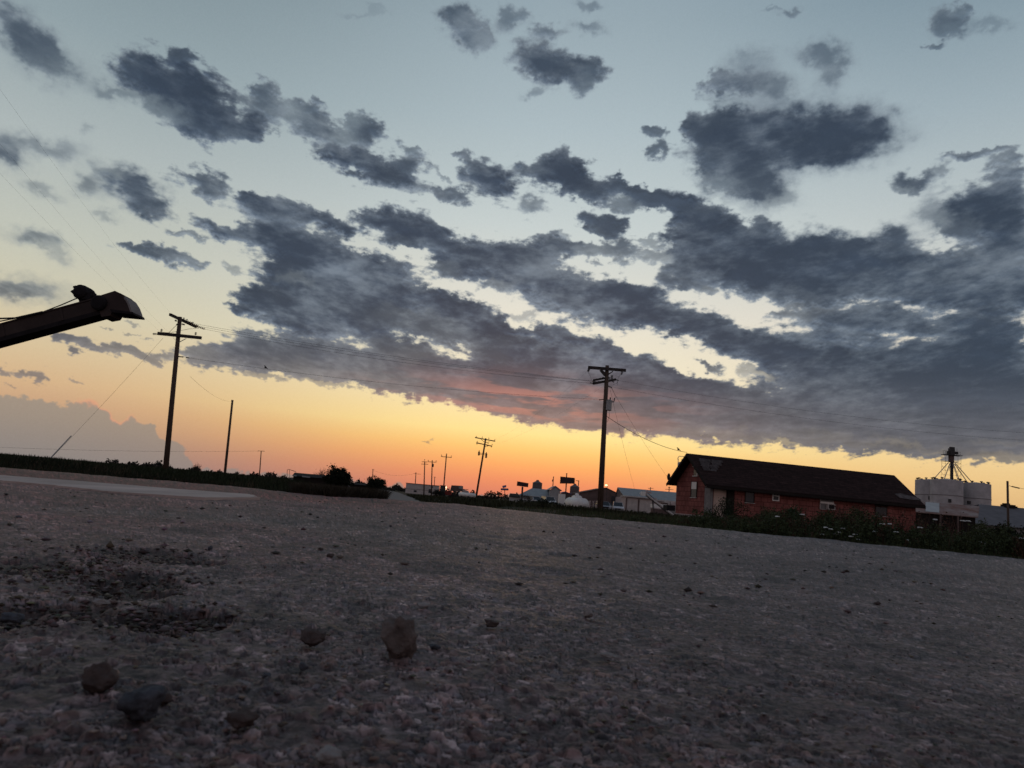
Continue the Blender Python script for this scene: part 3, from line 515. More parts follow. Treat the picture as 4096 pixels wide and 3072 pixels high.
# the road away from us
ss = np.concatenate([np.arange(11, 30, 1.), np.arange(30, 200, 4.), np.arange(200, 2300, 40.)]); tt = np.array([-3.4, -3.0, -1.5, 0, 1.4, 2.6, 3.0])
S_, T_ = np.meshgrid(ss, tt, indexing='ij'); T2 = T_ * (1 + .5 * sstep(25, 60, S_) * (T_ > 0)) * (1 + .06 * fbm(S_ * .3, T_, 391, 3) * (np.abs(T_) > 2.8))
X = S_ * RU[0] + T2 * RN[0]; Y = S_ * RU[1] + T2 * RN[1]; Z = z_road(S_) - .02 * (np.abs(T_) / 3) ** 2
I = np.arange(X.size).reshape(X.shape); F = np.stack([I[:-1, :-1], I[:-1, 1:], I[1:, 1:], I[1:, :-1]], -1).reshape(-1, 4)
mr = mat('old_road_surface', (.17, .155, .15), .9, .2, 1.5, .3)
o = big_mesh('road', np.c_[X.ravel(), Y.ravel(), Z.ravel()], F, mr, smooth=True); tag(o, kind='structure')
# ---------------------------------------------------------------- stones lying loose
def stone(px_, py_, wpx, hpx, m, label, seed, sq=None):
    p = G(px_, py_, .004); d = (p - Vector((0, 0, CAM_H))).length; w = wpx / FOC * d * .88; hh = hpx / FOC * d * .92
    mb = MB((p.x, p.y, 0)); mb.rock((p.x, p.y + w * .2, .004 + hh * .40), 1, seed, (w * .56, w * .5, hh * .58), .36)
    o = mb.build('stone', M[m], smooth=True); tag(o, label, 'stone', 'loose stones on the pavement'); return o
stone(1592, 2632, 140, 185, 'stone', 'tall brown lump of stone, largest standing up in the foreground', 3)
stone(1237, 2585, 105, 72, 'rstone', 'dark rounded stone left of the tall brown lump', 8)
stone(378, 2775, 135, 100, 'rstone', 'brown stone just behind the big blue-grey stone', 12)
stone(540, 2878, 165, 125, 'bstone', 'big blue-grey stone with a pale fleck at the lower left', 21)
stone(1735, 2600, 46, 26, 'bstone', 'small dark stone just right of the tall brown lump', 31)
stone(1210, 2682, 40, 30, 'bstone', 'small dark stone in front of the rounded dark stone', 33)
stone(655, 2818, 52, 40, 'rstone', 'small dark red stone right of the big blue-grey stone', 35)
stone(1062, 2718, 40, 26, 'bstone', 'dark pebble between the brown stones, near the bottom', 38)
stone(2355, 2470, 46, 34, 'pstone', 'small white pebble standing out on grey chippings', 41)
stone(1965, 2510, 62, 34, 'rstone', 'reddish three-cornered chip right of centre', 43)
stone(950, 2910, 150, 56, 'rstone', 'low brown flat stone near the bottom edge', 45)
stone(1300, 3048, 110, 50, 'pstone', 'pale flat stone cut by the bottom edge', 47)
stone(2430, 2630, 70, 18, 'pstone', 'pale flat pinkish flake right of the tall lump', 49)
stone(395, 2425, 60, 30, 'pstone', 'pale block in the broken hollow on the left', 51)
stone(34, 2492, 84, 40, 'bstone', 'dull slab of broken surface at the left edge', 53)
stone(838, 2200, 20, 18, 'bstone', 'tiny black pebble beyond the broken hollow', 55)
stone(1320, 2230, 30, 18, 'rstone', 'small dark clod in the middle distance of the pavement', 57)
stone(1690, 2430, 60, 20, 'pstone', 'thin pale flake behind the tall brown lump', 59)
# uncountable fine gravel
rng = np.random.RandomState(11); Vs = []; Fs = []; Cs = []; nv = 0
base = np.array([(0, 0, 1), (.9, 0, .25), (.3, .85, .2), (-.75, .5, .3), (-.7, -.55, .2), (.3, -.85, .3), (0, 0, -.4)]) ; fb = np.array([(0, 1, 2), (0, 2, 3), (0, 3, 4), (0, 4, 5), (0, 5, 1), (6, 2, 1), (6, 3, 2), (6, 4, 3), (6, 5, 4), (6, 1, 5)])
for i in range(4250):
    a = R(rng.uniform(-42, 42)); q = rng.rand(); r = 1 / (1 / .36 + (1 / 9.5 - 1 / .36) * q ** .75)
    if i > 2200:
        pc = pit_w[rng.randint(0, 5)]; q1, q2 = rng.randn(2) * .62; X0_ = pc[0] + q1 * pc[2]; Y0_ = pc[1] + q2 * pc[3]; a = math.atan2(X0_, Y0_); r = math.hypot(X0_, Y0_)
        if Y0_ < .3: continue
    s = rng.uniform(.0018, .0050) * (1 + .4 * (r > 2)) * (rng.uniform(.7, 1.9) if i > 2200 else .8); t = rng.uniform(0, 6.28); ct, st_ = math.cos(t), math.sin(t)
    if i >= 3900: a = R(rng.uniform(-36, 30)); r = rng.uniform(1.6, 9); s = rng.uniform(.006, .016)
    b = base * (1 + .35 * rng.randn(7, 3) * .6); b = b * (s, s * rng.uniform(.6, 1), s * rng.uniform(.3, .6))
    b = np.c_[b[:, 0] * ct - b[:, 1] * st_, b[:, 0] * st_ + b[:, 1] * ct, b[:, 2]] + (r * math.sin(a), r * math.cos(a), 0)
    Vs.append(b); Fs.append(fb + nv); nv += 7; g = rng.choice([.045, .08, .12, .17, .24], p=[.25, .3, .25, .15, .05]) if i > 2200 else rng.choice([.08, .13, .18, .26], p=[.3, .35, .25, .1]); Cs.append(np.tile(g * np.array([1.16, .95, .88]) * (1 + .1 * rng.randn(3)), (7, 1)))
Vg = np.concatenate(Vs); zz, _ = pave(Vg[:, 0], Vg[:, 1]); zc = np.repeat(zz.reshape(-1, 7).mean(1), 7); Vg[:, 2] += zc + .001
o = big_mesh('gravel', Vg, np.concatenate(Fs), M['foliage'], colr=np.clip(np.concatenate(Cs), .01, 1)); tag(o, 'loose gravel strewn over the rough pavement', 'gravel', kind='stuff')
# ---------------------------------------------------------------- vegetation
def blades(x, y, z, h, w, rng, lean=.35):
    n = len(x); a = rng.rand(n) * 6.283; b = rng.rand(n) * 6.283; l = h * lean * rng.rand(n)
    dx, dy = np.cos(a) * w / 2, np.sin(a) * w / 2; lx, ly = np.cos(b) * l, np.sin(b) * l
    V = np.zeros((n, 5, 3)); V[:, 0] = np.c_[x - dx, y - dy, z]; V[:, 1] = np.c_[x + dx, y + dy, z]
    V[:, 2] = np.c_[x + dx * .8 + lx * .35, y + dy * .8 + ly * .35, z + h * .55]; V[:, 3] = np.c_[x - dx * .8 + lx * .35, y - dy * .8 + ly * .35, z + h * .55]
    V[:, 4] = np.c_[x + lx, y + ly, z + h]
    F = (np.array([(0, 1, 2), (0, 2, 3), (3, 2, 4)])[None] + (np.arange(n) * 5)[:, None, None]).reshape(-1, 3)
    return V.reshape(-1, 3), F
def leaves(P, s, rng, flat=.5):
    """small pointed leaf faces of size s at points P"""
    n = len(P); u = rng.randn(n, 3); u[:, 2] *= flat; u /= np.linalg.norm(u, axis=1)[:, None]
    v = rng.randn(n, 3); v -= u * (u * v).sum(1)[:, None]; v /= np.linalg.norm(v, axis=1)[:, None]; s = np.broadcast_to(s, (n,))[:, None]
    V = np.stack([P, P + u * s * .5 + v * s * .28, P + u * s, P + u * s * .5 - v * s * .28], 1)
    F = (np.array([(0, 1, 2), (0, 2, 3)])[None] + (np.arange(n) * 4)[:, None, None]).reshape(-1, 3)
    return V.reshape(-1, 3), F
class Veg:
    def __init__(s): s.V = []; s.F = []; s.C = []; s.n = 0
    def add(s, VF, c, k, rng, var=.3):
        V, F = VF; s.V.append(V); s.F.append(F + s.n); s.n += len(V); m = len(V) // k
        c = np.broadcast_to(np.asarray(c, float), (m, 3)) * (1 + var * rng.randn(m, 1)); s.C.append(np.repeat(np.clip(c, .004, 1), k, 0))
    def build(s, name, parent=None): return big_mesh(name, np.concatenate(s.V), np.concatenate(s.F), M['foliage'], colr=np.concatenate(s.C), parent=parent)
rng = np.random.RandomState(4)
def in_road(x, y, m=3.1):
    s = x * RU[0] + y * RU[1]; t = x * RN[0] + y * RN[1]; return np.abs(t) < m
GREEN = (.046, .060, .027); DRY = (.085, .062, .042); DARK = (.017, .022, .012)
# left bank: dark rough grass
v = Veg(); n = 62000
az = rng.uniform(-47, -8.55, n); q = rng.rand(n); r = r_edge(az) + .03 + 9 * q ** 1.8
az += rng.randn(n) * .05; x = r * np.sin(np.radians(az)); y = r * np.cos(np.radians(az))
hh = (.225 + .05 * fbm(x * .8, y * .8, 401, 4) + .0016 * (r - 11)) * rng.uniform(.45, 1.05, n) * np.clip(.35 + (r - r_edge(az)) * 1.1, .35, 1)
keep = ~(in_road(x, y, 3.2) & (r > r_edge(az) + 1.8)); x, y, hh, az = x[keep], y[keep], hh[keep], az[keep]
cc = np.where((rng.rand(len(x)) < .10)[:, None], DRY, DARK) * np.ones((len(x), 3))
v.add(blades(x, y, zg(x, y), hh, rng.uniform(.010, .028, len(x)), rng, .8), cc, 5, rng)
# end clump towards the road, brownish
n = 12000; az = rng.uniform(-15, -8.45, n); r = r_edge(az) + rng.uniform(-.1, 1.6, n); x = r * np.sin(np.radians(az)); y = r * np.cos(np.radians(az))
v.add(blades(x, y, zg(x, y) * 0 - .05, .20 * rng.uniform(.5, 1.05, n), np.full(n, .012), rng, .9), np.array((.042, .034, .024)), 5, rng)
# the field edge behind, thin bents against the sky
n = 26000; az = rng.uniform(-47, -11.5, n); r = 20 + 60 * rng.rand(n) ** 1.5; x = r * np.sin(np.radians(az)); y = r * np.cos(np.radians(az)); k = ~in_road(x, y, 4); x, y, r = x[k], y[k], r[k]
v.add(blades(x, y, zg(x, y), .20 + .0082 * (r - 12) + rng.uniform(-.08, .05, len(x)), np.full(len(x), .05), rng, .5), (.020, .028, .014), 5, rng)
for px_, hpx in [(460, 26), (474, 30), (502, 34), (512, 30), (153, 22), (420, 14), (405, 12), (950, 12), (1000, 20), (1010, 14), (395, 16), (330, 10), (250, 8), (1022, 16), (960, 8), (1350, 10)]:
    p = W(px_, 1813 + px_ * .0875, 17); n = 16; x = p.x + rng.randn(n) * .05; y = p.y + rng.randn(n) * .2
    v.add(blades(x, y, zg(x, y), .26 + hpx / FOC * 17 * rng.uniform(.5, 1.05, n), np.full(n, .004), rng, .35), DRY, 5, rng)
o = v.build('grass'); tag(o, 'black band of rough grass along the left edge of the pavement', 'grass', kind='stuff')
# right verge: low grass getting taller
v = Veg(); n = 70000
az = rng.uniform(-6.4, 47, n); r = r_edge(az) + .02 + 34 * rng.rand(n) ** 2.4
x = r * np.sin(np.radians(az)); y = r * np.cos(np.radians(az)); k = ~(in_road(x, y, 3.0) & (r > 14)); x, y, r, az = x[k], y[k], r[k], az[k]
edge = np.clip(.3 + (r - r_edge(az)) * .7, .3, 1)
hh = (.10 + .06 * fbm(x * .6, y * .6, 411, 4) + np.interp(az, [-6, 0, 9, 16, 40], [.0, .02, .06, .14, .16])) * rng.uniform(.4, 1.1, len(x)) * edge
cc = np.where((rng.rand(len(x)) < np.interp(az, [-6, 6, 20], [.35, .15, .12]))[:, None], DRY, GREEN) * np.ones((len(x), 3))
v.add(blades(x, y, zg(x, y), hh, rng.uniform(.008, .02, len(x)), rng, .7), cc, 5, rng, .35)
n = 26000; az = rng.uniform(-7, 20, n); r = 40 + 110 * rng.rand(n) ** 1.2; x = r * np.sin(np.radians(az)); y = r * np.cos(np.radians(az)); k = ~in_road(x, y, 4.7); x, y = x[k], y[k]
v.add(blades(x, y, zg(x, y), rng.uniform(.12, .42, len(x)), np.full(len(x), .12), rng, .6), (.032, .034, .018), 5, rng)
o = v.build('grass'); tag(o, 'green roadside grass between the pavement edge and the yard on the right', 'grass', kind='stuff')
# right verge weeds: leafy stems, knee high
AZW = [4, 9, 10.5, 13, 15.5, 18, 20, 22, 24, 26, 28, 31, 34, 38, 45]
HW_ = [.14, .18, .18, .22, .34, .34, .40, .32, .36, .36, .34, .42, .47, .48, .48]
def plant(v, x, y, h, rng, c, nl=60, wid=.30, ls=.045, lean=.2):
    z = zgf(x, y) - .01; th = rng.uniform(0, 6.28); top = np.array([x + math.cos(th) * h * lean * rng.rand(), y + math.sin(th) * h * lean * rng.rand(), z + h]); b = np.array([x, y, z])
    v.add(blades(np.full(3, x), np.full(3, y), np.full(3, z), np.full(3, h), np.full(3, .012), rng, lean), np.array(c) * .8, 5, rng)
    t = rng.rand(nl) ** .75; P = b + (top - b) * t[:, None]; rad = h * wid * (1.05 - t ** 2 * .75) * np.sqrt(rng.rand(nl)); a = rng.rand(nl) * 6.283
    P = P + np.c_[np.cos(a) * rad, np.sin(a) * rad, rng.randn(nl) * .02]
    v.add(leaves(P, ls * rng.uniform(.6, 1.4, nl), rng, .7), c, 4, rng, .35)
v = Veg()
for i in range(1500):
    a = rng.uniform(8, 44) if i > 250 else rng.uniform(15, 40); r = float(r_edge(a)) + .15 + 7 * rng.rand() ** 1.5; x = r * math.sin(R(a)); y = r * math.cos(R(a))
    h = float(np.interp(a, AZW, HW_)) * rng.uniform(.55, 1.0) * min(1, .45 + (r - float(r_edge(a))) * .5)
    h *= 1 + .55 * float(fbm(np.array([a * .7]), np.array([r * .3]), 421, 2)[0])
    c = GREEN if rng.rand() < .85 else (.07, .045, .03)
    plant(v, x, y, h, rng, c, nl=int(40 + 120 * h / .4), ls=.028)
for a0 in (23.2, 24.0, 24.6, 25.6, 26.3, 27.3, 28.4, 30.0):   # reddish dry stalks
    for k in range(7):
        a = a0 + rng.randn() * .25; r = 12 + rng.rand() * 1.5; plant(v, r * math.sin(R(a)), r * math.cos(R(a)), rng.uniform(.42, .62), rng, (.095, .05, .038), nl=36, wid=.16, ls=.03, lean=.3)
o = v.build('weeds'); tag(o, 'tall leafy weeds growing along the right side in front of the red building', 'weeds', kind='stuff')
def shrub(px_, py_top, d, wpx, label, c, name='shrub', nl=1800, ls=.032):
    zt = W(px_, py_top, d); x, y = zt.x, zt.y; z = zgf(x, y); h = zt.z - z; w = wpx / FOC * d
    t = thing(name, label, 'shrub', (x, y, z), 0, 'bigger weeds and shrubs on the right verge')
    v = Veg(); n = nl; q = rng.rand(n, 3)
    cen = rng.randn(26, 3) * (w * .24, w * .24, h * .2) + (0, 0, h * .52); cen[:, 2] = np.clip(cen[:, 2], h * .12, h * .92)
    k = rng.randint(0, 26, n); P = cen[k] + rng.randn(n, 3) * (w * .10, w * .10, h * .10); P[:, 2] = np.clip(P[:, 2], .01, h)
    narrow = 1.15 - .6 * (P[:, 2] / h) ** 2; P[:, :2] *= narrow[:, None]
    v.add(leaves(P, ls * rng.uniform(.6, 1.4, n), rng, .8), c, 4, rng, .35); v.build('foliage', parent=t)
    mb = MB()
    for i in range(9):
        a = rng.uniform(0, 6.28); e = cen[i]; mb.tube([(0.02 * math.cos(a), .02 * math.sin(a), -.03), (e[0] * .5, e[1] * .5, e[2] * .6), tuple(e * 1.05)], [.012, .008, .004], 5)
    mb.build('stem', M['bark'], t); return t
shrub(2905, 1992, 15, 150, 'dark leafy shrub rising in front of the cream door of the red building', (.020, .030, .014), nl=2600)
shrub(3190, 2018, 13.5, 190, 'rounded green shrub in front of the middle of the red wall', (.036, .056, .026), nl=3000)
shrub(3420, 2052, 13, 120, 'reddish dry shrub below the window with the air conditioner', (.080, .045, .034), nl=1300, ls=.035)
shrub(4030, 2098, 12.5, 150, 'black bushy shrub at the foot of the right-hand pole', (.016, .022, .012), nl=2200)
shrub(2180, 2000, 60, 150, 'low dark bushes in front of the sheds and the trucks', (.022, .028, .016), nl=2600, ls=.12)
# white flowers
fl = MB(); fl.tube([(0, 0, 0), (.01, 0, .2), (.0, .01, .42)], .0035, 5)
f0 = thing('white_flower', 'small white wildflower head among the dark weeds on the right', 'flower', group='white wildflowers in the weeds')
fl.build('stem', M['bark'], f0)
mb = MB(); 
for i in range(15):
    a = rng.rand() * 6.28; q = .03 * math.sqrt(rng.rand()); mb.lathe([(.002, 0), (.010, .004), (.003, .009)], (q * math.cos(a), q * math.sin(a), .415 + rng.rand() * .012), 6)
mb.build('flower_head', M['white'], f0)
spots = [(3303, 2112), (3322, 2118), (3372, 2116), (3290, 2140), (3360, 2132), (3345, 2138), (3405, 2148), (3420, 2140), (3270, 2160), (3285, 2163), (3435, 2160), (3500, 2128), (3560, 2098), (3530, 2098), (3680, 2112), (3625, 2162), (3850, 2085), (3872, 2086), (3878, 2172), (3950, 2178), (3920, 2170), (3740, 2080), (3210, 2060), (3110, 2068), (4088, 2155), (3585, 2130)]
for i, (px_, py_) in enumerate(spots):
    o = f0 if i == 0 else copy_tree(f0)
    d = r_edge(math.degrees(math.atan2(px_ - 2048, FOC))) * .96 - .0 + (0 if py_ < 2140 else -.2)
    p = W(px_, py_, max(9.2, d)); o.location = (p.x, p.y, p.z - .42); o.rotation_euler = (0, 0, rng.rand() * 6)
# ---------------------------------------------------------------- trees far off
def tree(name, label, px_, top, d, wpx, c, density=3200, base_f=.0, bare=0., group='trees and bushes on the skyline', cat='tree', lsk=.075, fork=.28, full=0):
    p = W(px_, top, d); x, y = p.x, p.y; z = zgf(x, y); H = p.z - z; w = wpx / FOC * d / 2
    t = thing(name, label, cat, (x, y, z), 0, group)
    mb = MB(); cen = []
    th = H * fork; mb.tube([(0, 0, -.1), (.03 * H, 0, th * .6), (0, .02 * H, th)], [H * .045, H * .036, H * .03], 7)
    for i in range(16):
        a = rng.uniform(0, 6.28); q = math.sqrt(rng.uniform(.05, 1)); e = np.array([w * .72 * q * math.cos(a), w * .72 * q * math.sin(a), 0.])
        e[2] = H * (fork + (.82 - fork) * rng.uniform(.15, 1) * math.sqrt(max(0, 1 - .75 * q * q))); cen.append(e)
        mb.tube([(0, 0, th * .9), (e[0] * .45, e[1] * .45, th + (e[2] - th) * .6), tuple(e)], [H * .020, H * .012, H * .004], 5)
        for j in range(7 if bare else 2):
            f = e + rng.randn(3) * (w * .22, w * .22, H * .10) + (0, 0, H * .07); f[2] = min(f[2], H)
            mb.tube([tuple(e * .75 + np.array([0, 0, th * .25])), tuple((e + f) / 2), tuple(f)], [H * .007, H * .005, H * .0025], 4)
    mb.build('trunk', M['bark'], t)
    n = int(density); cen = np.array(cen)
    if full:
        g = rng.randn(40, 3); g /= np.linalg.norm(g, axis=1)[:, None]; g *= rng.rand(40, 1) ** .4; cen = np.r_[cen, g * (w * .72, w * .72, H * .36) + (0, 0, H * .54)]
    sub = cen[rng.randint(0, len(cen), 60 + 60 * full)] + rng.randn(60 + 60 * full, 3) * (w * .14, w * .14, H * .07)
    P = sub[rng.randint(0, len(sub), n)] + rng.randn(n, 3) * (w * .085, w * .085, H * .045); P[:, 2] = np.clip(P[:, 2], H * .08, H * 1.0)
    v = Veg(); v.add(leaves(P, H * lsk * (1 - .5 * (bare > 0)) * rng.uniform(.5, 1.3, n), rng, .9), c, 4, rng, .3); v.build('crown', parent=t); return t
tree('tree', 'big dark round-headed tree beside the low dark house on the left', 1358, 1858, 150, 136, (.014, .019, .010), 11000, fork=.10, full=1)
tree('tree', 'smaller dome-shaped dark tree just left of the far road', 1506, 1902, 150, 100, (.016, .020, .011), 8000, fork=.10, full=1)
tree('bare_tree', 'thin half-bare tree showing behind the left side of the big dark tree', 1287, 1862, 170, 72, (.05, .03, .022), 700, bare=1)
tree('bare_tree', 'small bare windswept tree between the two tall poles on the left', 792, 1848, 120, 50, (.045, .03, .025), 260, bare=1)
tree('bush', 'low bush on the skyline left of the dark house', 1101, 1889, 150, 44, (.04, .028, .02), 420, bare=1, cat='bush', fork=.15)
tree('bush', 'feathery bush right of the leaning pole', 1958, 1953, 150, 58, (.035, .022, .018), 1300, bare=1, cat='bush', fork=.12)
tree('bush', 'thin scrub between the big tree and the dome-shaped tree', 1438, 1917, 190, 76, (.05, .03, .024), 420, bare=1, cat='bush', fork=.2)
tree('bush', 'small black bush in front of the long white trailer house', 1752, 1944, 150, 50, (.012, .014, .010), 1500, cat='bush', fork=.1)
tree('bush', 'dark bush at the left end of the low dark house', 1150, 1898, 160, 62, (.013, .016, .010), 1500, cat='bush', fork=.1)
tree('bush', 'brown dry bush beside the sign post before the pale shed', 2105, 1968, 110, 62, (.05, .03, .024), 1400, cat='bush', bare=1, fork=.12)
# distant tree line
v = Veg(); n = 9000; az = np.concatenate([rng.uniform(-27, -6.5, n), rng.uniform(-5, 9, n // 3)]); r = rng.uniform(380, 520, len(az)); x = r * np.sin(np.radians(az)); y = r * np.cos(np.radians(az))
hgt = 1.9 + 2.0 * fbm(az * 1.8, az * 0, 431, 4); P = np.c_[x, y, zg(x, y) + np.clip(hgt, .6, 5) * rng.rand(len(x))]
v.add(leaves(P, rng.uniform(.8, 1.8, len(x)), rng, .9), (.022, .020, .016), 4, rng); o = v.build('treeline'); tag(o, 'thin dark line of far trees along the horizon', 'treeline', kind='stuff')
# ---------------------------------------------------------------- utility poles
def local(t, p): return Vector(p) - t.location
def pole_base(label, base_px, top_px, d, r0, r1, name='utility_pole', group='wooden utility poles'):
    b = W(*base_px, d); z = zgf(b.x, b.y); b = Vector((b.x, b.y, z - .05)); tp = W(*top_px, d)
    t = thing(name, label, 'utility pole', (b.x, b.y, z), 0, group)
    MB().tube([local(t, b), local(t, b.lerp(tp, .5)), local(t, tp)], [r0, (r0 + r1) / 2, r1], 10).build('pole', M['wood'], t, True)
    return t, tp
def insulator(t, p, axis=(0, 0, 1), n=3, r=.055, step=.05, name='insulator'):
    p = local(t, p); ax = Vector(axis).normalized(); mb = MB()
    mb.tube([p, p + ax * step * (n + .6)], .014, 6)
    for i in range(n): c = p + ax * step * (i + .5); mb.tube([c, c + ax * step * .28, c + ax * step * .5], [r * .45, r, r * .7], 10)
    return mb.build(name, M['porc'], t)
WR = M['cable']
wires = []
def wire(a, b, sag, label, r=.008, group='overhead wires', name='overhead_wire'):
    a, b = Vector(a), Vector(b); n = 22; pts = []
    for i in range(n + 1): q = i / n; p = a.lerp(b, q); p.z -= 4 * sag * q * (1 - q); pts.append(p)
    mb = MB(a); mb.tube(pts, r, 5); o = mb.build(name, WR); tag(o, label, 'wire', group); return o
# A: the tall pole on the left
dA = 45
tA, topA = pole_base('tall leaning pole on the left with one double crossarm and one arm seen end on', (664, 1880), (720, 1268), dA, .165, .115)
def PA(x, y, dd=0): return W(x, y, dA + dd)
mb = MB(); mb.bar(local(tA, PA(630, 1334, -.16)), local(tA, PA(806, 1352, -.16)), .10, .17); mb.build('crossarm', M['arm'], tA)
mb = MB(); mb.bar(local(tA, PA(632, 1333, .16)), local(tA, PA(804, 1351, .16)), .10, .17); mb.build('crossarm', M['arm'], tA)
aL, aR = W(680, 1258, 43.9), W(784, 1307, 47.2)
mb = MB(); mb.bar(local(tA, aL), local(tA, aR), .12, .15); mb.build('crossarm', M['arm'], tA)
for (x1, y1) in ((692, 1350), (742, 1355)):
    MB().bar(local(tA, PA(x1, y1, -.2)), local(tA, PA(711 if x1 < 711 else 713, 1370, -.13)), .035, .012).build('brace', M['steel'], tA)
MB().bar(local(tA, PA(746, 1354, .2)), local(tA, PA(713, 1372, .12)), .035, .012).build('brace', M['steel'], tA)
for x, y in ((645, 1328), (707, 1336), (782, 1341)): insulator(tA, PA(x, y, 0), n=3, r=.075, step=.055)
insulator(tA, PA(628, 1336, 0), axis=(-1, -.2, -.1), n=3, r=.075, step=.07)
dirw = Vector((1, .2, -.12)); att = []
for k, q in enumerate((.47, .72, .98)):
    p = aL.lerp(aR, q); insulator(tA, p + Vector((.05, 0, .02)), axis=(1, .2, -.22), n=5, r=.075, step=.10); att.append(p + Vector((.60, .12, -.10)))
for q in (.5, .62, .86): insulator(tA, aL.lerp(aR, q) + Vector((0, 0, .06)), n=2, r=.07, step=.06)
insulator(tA, PA(714, 1300, -.15), axis=(-.5, 0, .1), n=2, r=.06, step=.06); insulator(tA, PA(726, 1296, -.1), axis=(.8, 0, -.1), n=3, r=.06, step=.06)
insulator(tA, PA(708, 1285, -.1), axis=(-.8, 0, .3), n=2, r=.06, step=.06)
MB().tube([local(tA, PA(708, 1299)), local(tA, PA(690, 1316)), local(tA, PA(674, 1332))], .012, 5).build('jumper_wire', WR, tA)
MB().tube([local(tA, PA(650, 1329)), local(tA, PA(680, 1331)), local(tA, PA(706, 1326))], .010, 5).build('jumper_wire', WR, tA)
MB().tube([local(tA, PA(724, 1322)), local(tA, PA(755, 1316)), local(tA, PA(795, 1313))], .010, 5).build('jumper_wire', WR, tA)
clA = PA(722, 1427); MB().bar(local(tA, PA(712, 1426)), local(tA, PA(733, 1428)), .05, .06).build('clamp', M['dsteel'], tA)
# B: the tall pole in the middle
dB = 50
tB, topB = pole_base('tall pole right of centre carrying a grey transformer can', (2399, 2056), (2429, 1462), dB, .20, .125)
def PB(x, y, dd=0): return W(x, y, dB + dd)
mb = MB(); mb.bar(local(tB, PB(2352, 1470, -.17)), local(tB, PB(2504, 1482, -.17)), .10, .18); mb.build('crossarm', M['arm'], tB)
mb = MB(); mb.bar(local(tB, PB(2353, 1469, .17)), local(tB, PB(2503, 1481, .17)), .10, .18); mb.build('crossarm', M['arm'], tB)
for x1, y1, x2, y2, w_ in ((2401, 1480, 2420, 1502, .14), (2404, 1480, 2421, 1496, .14), (2452, 1485, 2431, 1499, .07)):
    MB().bar(local(tB, PB(x1, y1, -.22)), local(tB, PB(x2, y2, -.15)), w_ * .4, w_).build('brace', M['arm'], tB)
insulator(tB, PB(2357, 1474), axis=(-.35, -.1, -1), n=3, r=.10, step=.07); insulator(tB, PB(2490, 1486), axis=(-.35, 0, -1), n=3, r=.09, step=.07)
bL, bR = W(2374, 1534, 49.1), W(2462, 1518, 51.6)
mb = MB(); mb.bar(local(tB, bL), local(tB, bR), .12, .15); mb.build('crossarm', M['arm'], tB)
mb = MB(); mb.bar(local(tB, bL + Vector((0, 0, .22))), local(tB, bR.lerp(bL, .35) + Vector((0, 0, .22))), .10, .12); mb.build('crossarm', M['arm'], tB)
for q, ax in ((0, (-1, -.1, .1)), (.15, (-1, -.1, .4)), (.35, (-1, 0, .1)), (1, (1, .1, -.25)), (.8, (1, .1, -.6)), (.55, (1, .1, .1))):
    insulator(tB, bL.lerp(bR, q), axis=ax, n=3, r=.07, step=.07)
for x, y in ((2385, 1523), (2400, 1519), (2412, 1516), (2437, 1517), (2372, 1530)): insulator(tB, PB(x, y, -.1), n=2, r=.085, step=.06)
insulator(tB, PB(2447, 1516, .1), axis=(0, 0, 1), n=4, r=.10, step=.06); insulator(tB, PB(2430, 1543), axis=(1, .1, -.35), n=4, r=.07, step=.07)
MB().tube([local(tB, PB(2352, 1487)), local(tB, PB(2362, 1505)), local(tB, PB(2366, 1524))], .008, 5).build('jumper_wire', WR, tB)
MB().tube([local(tB, PB(2480, 1500)), local(tB, PB(2469, 1520)), local(tB, PB(2471, 1542))], .010, 5).build('jumper_wire', WR, tB)
MB().tube([local(tB, PB(2446, 1548)), local(tB, PB(2464, 1590)), local(tB, PB(2454, 1598))], .008, 5).build('jumper_wire', WR, tB)
MB().tube([local(tB, PB(2452, 1538)), local(tB, PB(2466, 1534)), local(tB, PB(2470, 1524))], .008, 5).build('jumper_wire', WR, tB)
# transformer
c = local(tB, PB(2434, 1642, -.1)); h_ = .66
tr = MB().lathe([(.18, 0), (.20, .02), (.20, h_ - .05), (.215, h_ - .04), (.215, h_), (.12, h_ + .05)], c, 18).build('transformer', M['steel'], tB)
MB().lathe([(.03, 0), (.055, .02), (.03, .05), (.055, .08), (.03, .11), (.05, .14), (.02, .18)], c + Vector((.06, -.02, h_ + .04)), 10).build('bushing', M['porc'], tr)
MB().tube([c + Vector((.17, 0, h_ - .08)), c + Vector((.30, 0, h_ - .07)), c + Vector((.33, 0, h_ + .05)), c + Vector((.34, 0, h_ + .20))], .035, 8).build('lightning_arrester', M['porc'], tr)
for q in (.2, .5): MB().bar(c + Vector((-.3, .0, q)), c + Vector((-.17, 0, q)), .10, .06).build('bracket', M['dsteel'], tr)
MB().tube([c + Vector((.05, 0, .0)), c + Vector((.08, 0, -.35)), c + Vector((-.02, 0, -.75)), c + Vector((-.14, 0, -.85))], .010, 5).build('drop_lead', WR, tB)
clB = PB(2412, 1598); MB().bar(local(tB, PB(2396, 1600)), local(tB, PB(2416, 1597)), .04, .05).build('clamp', M['dsteel'], tB)
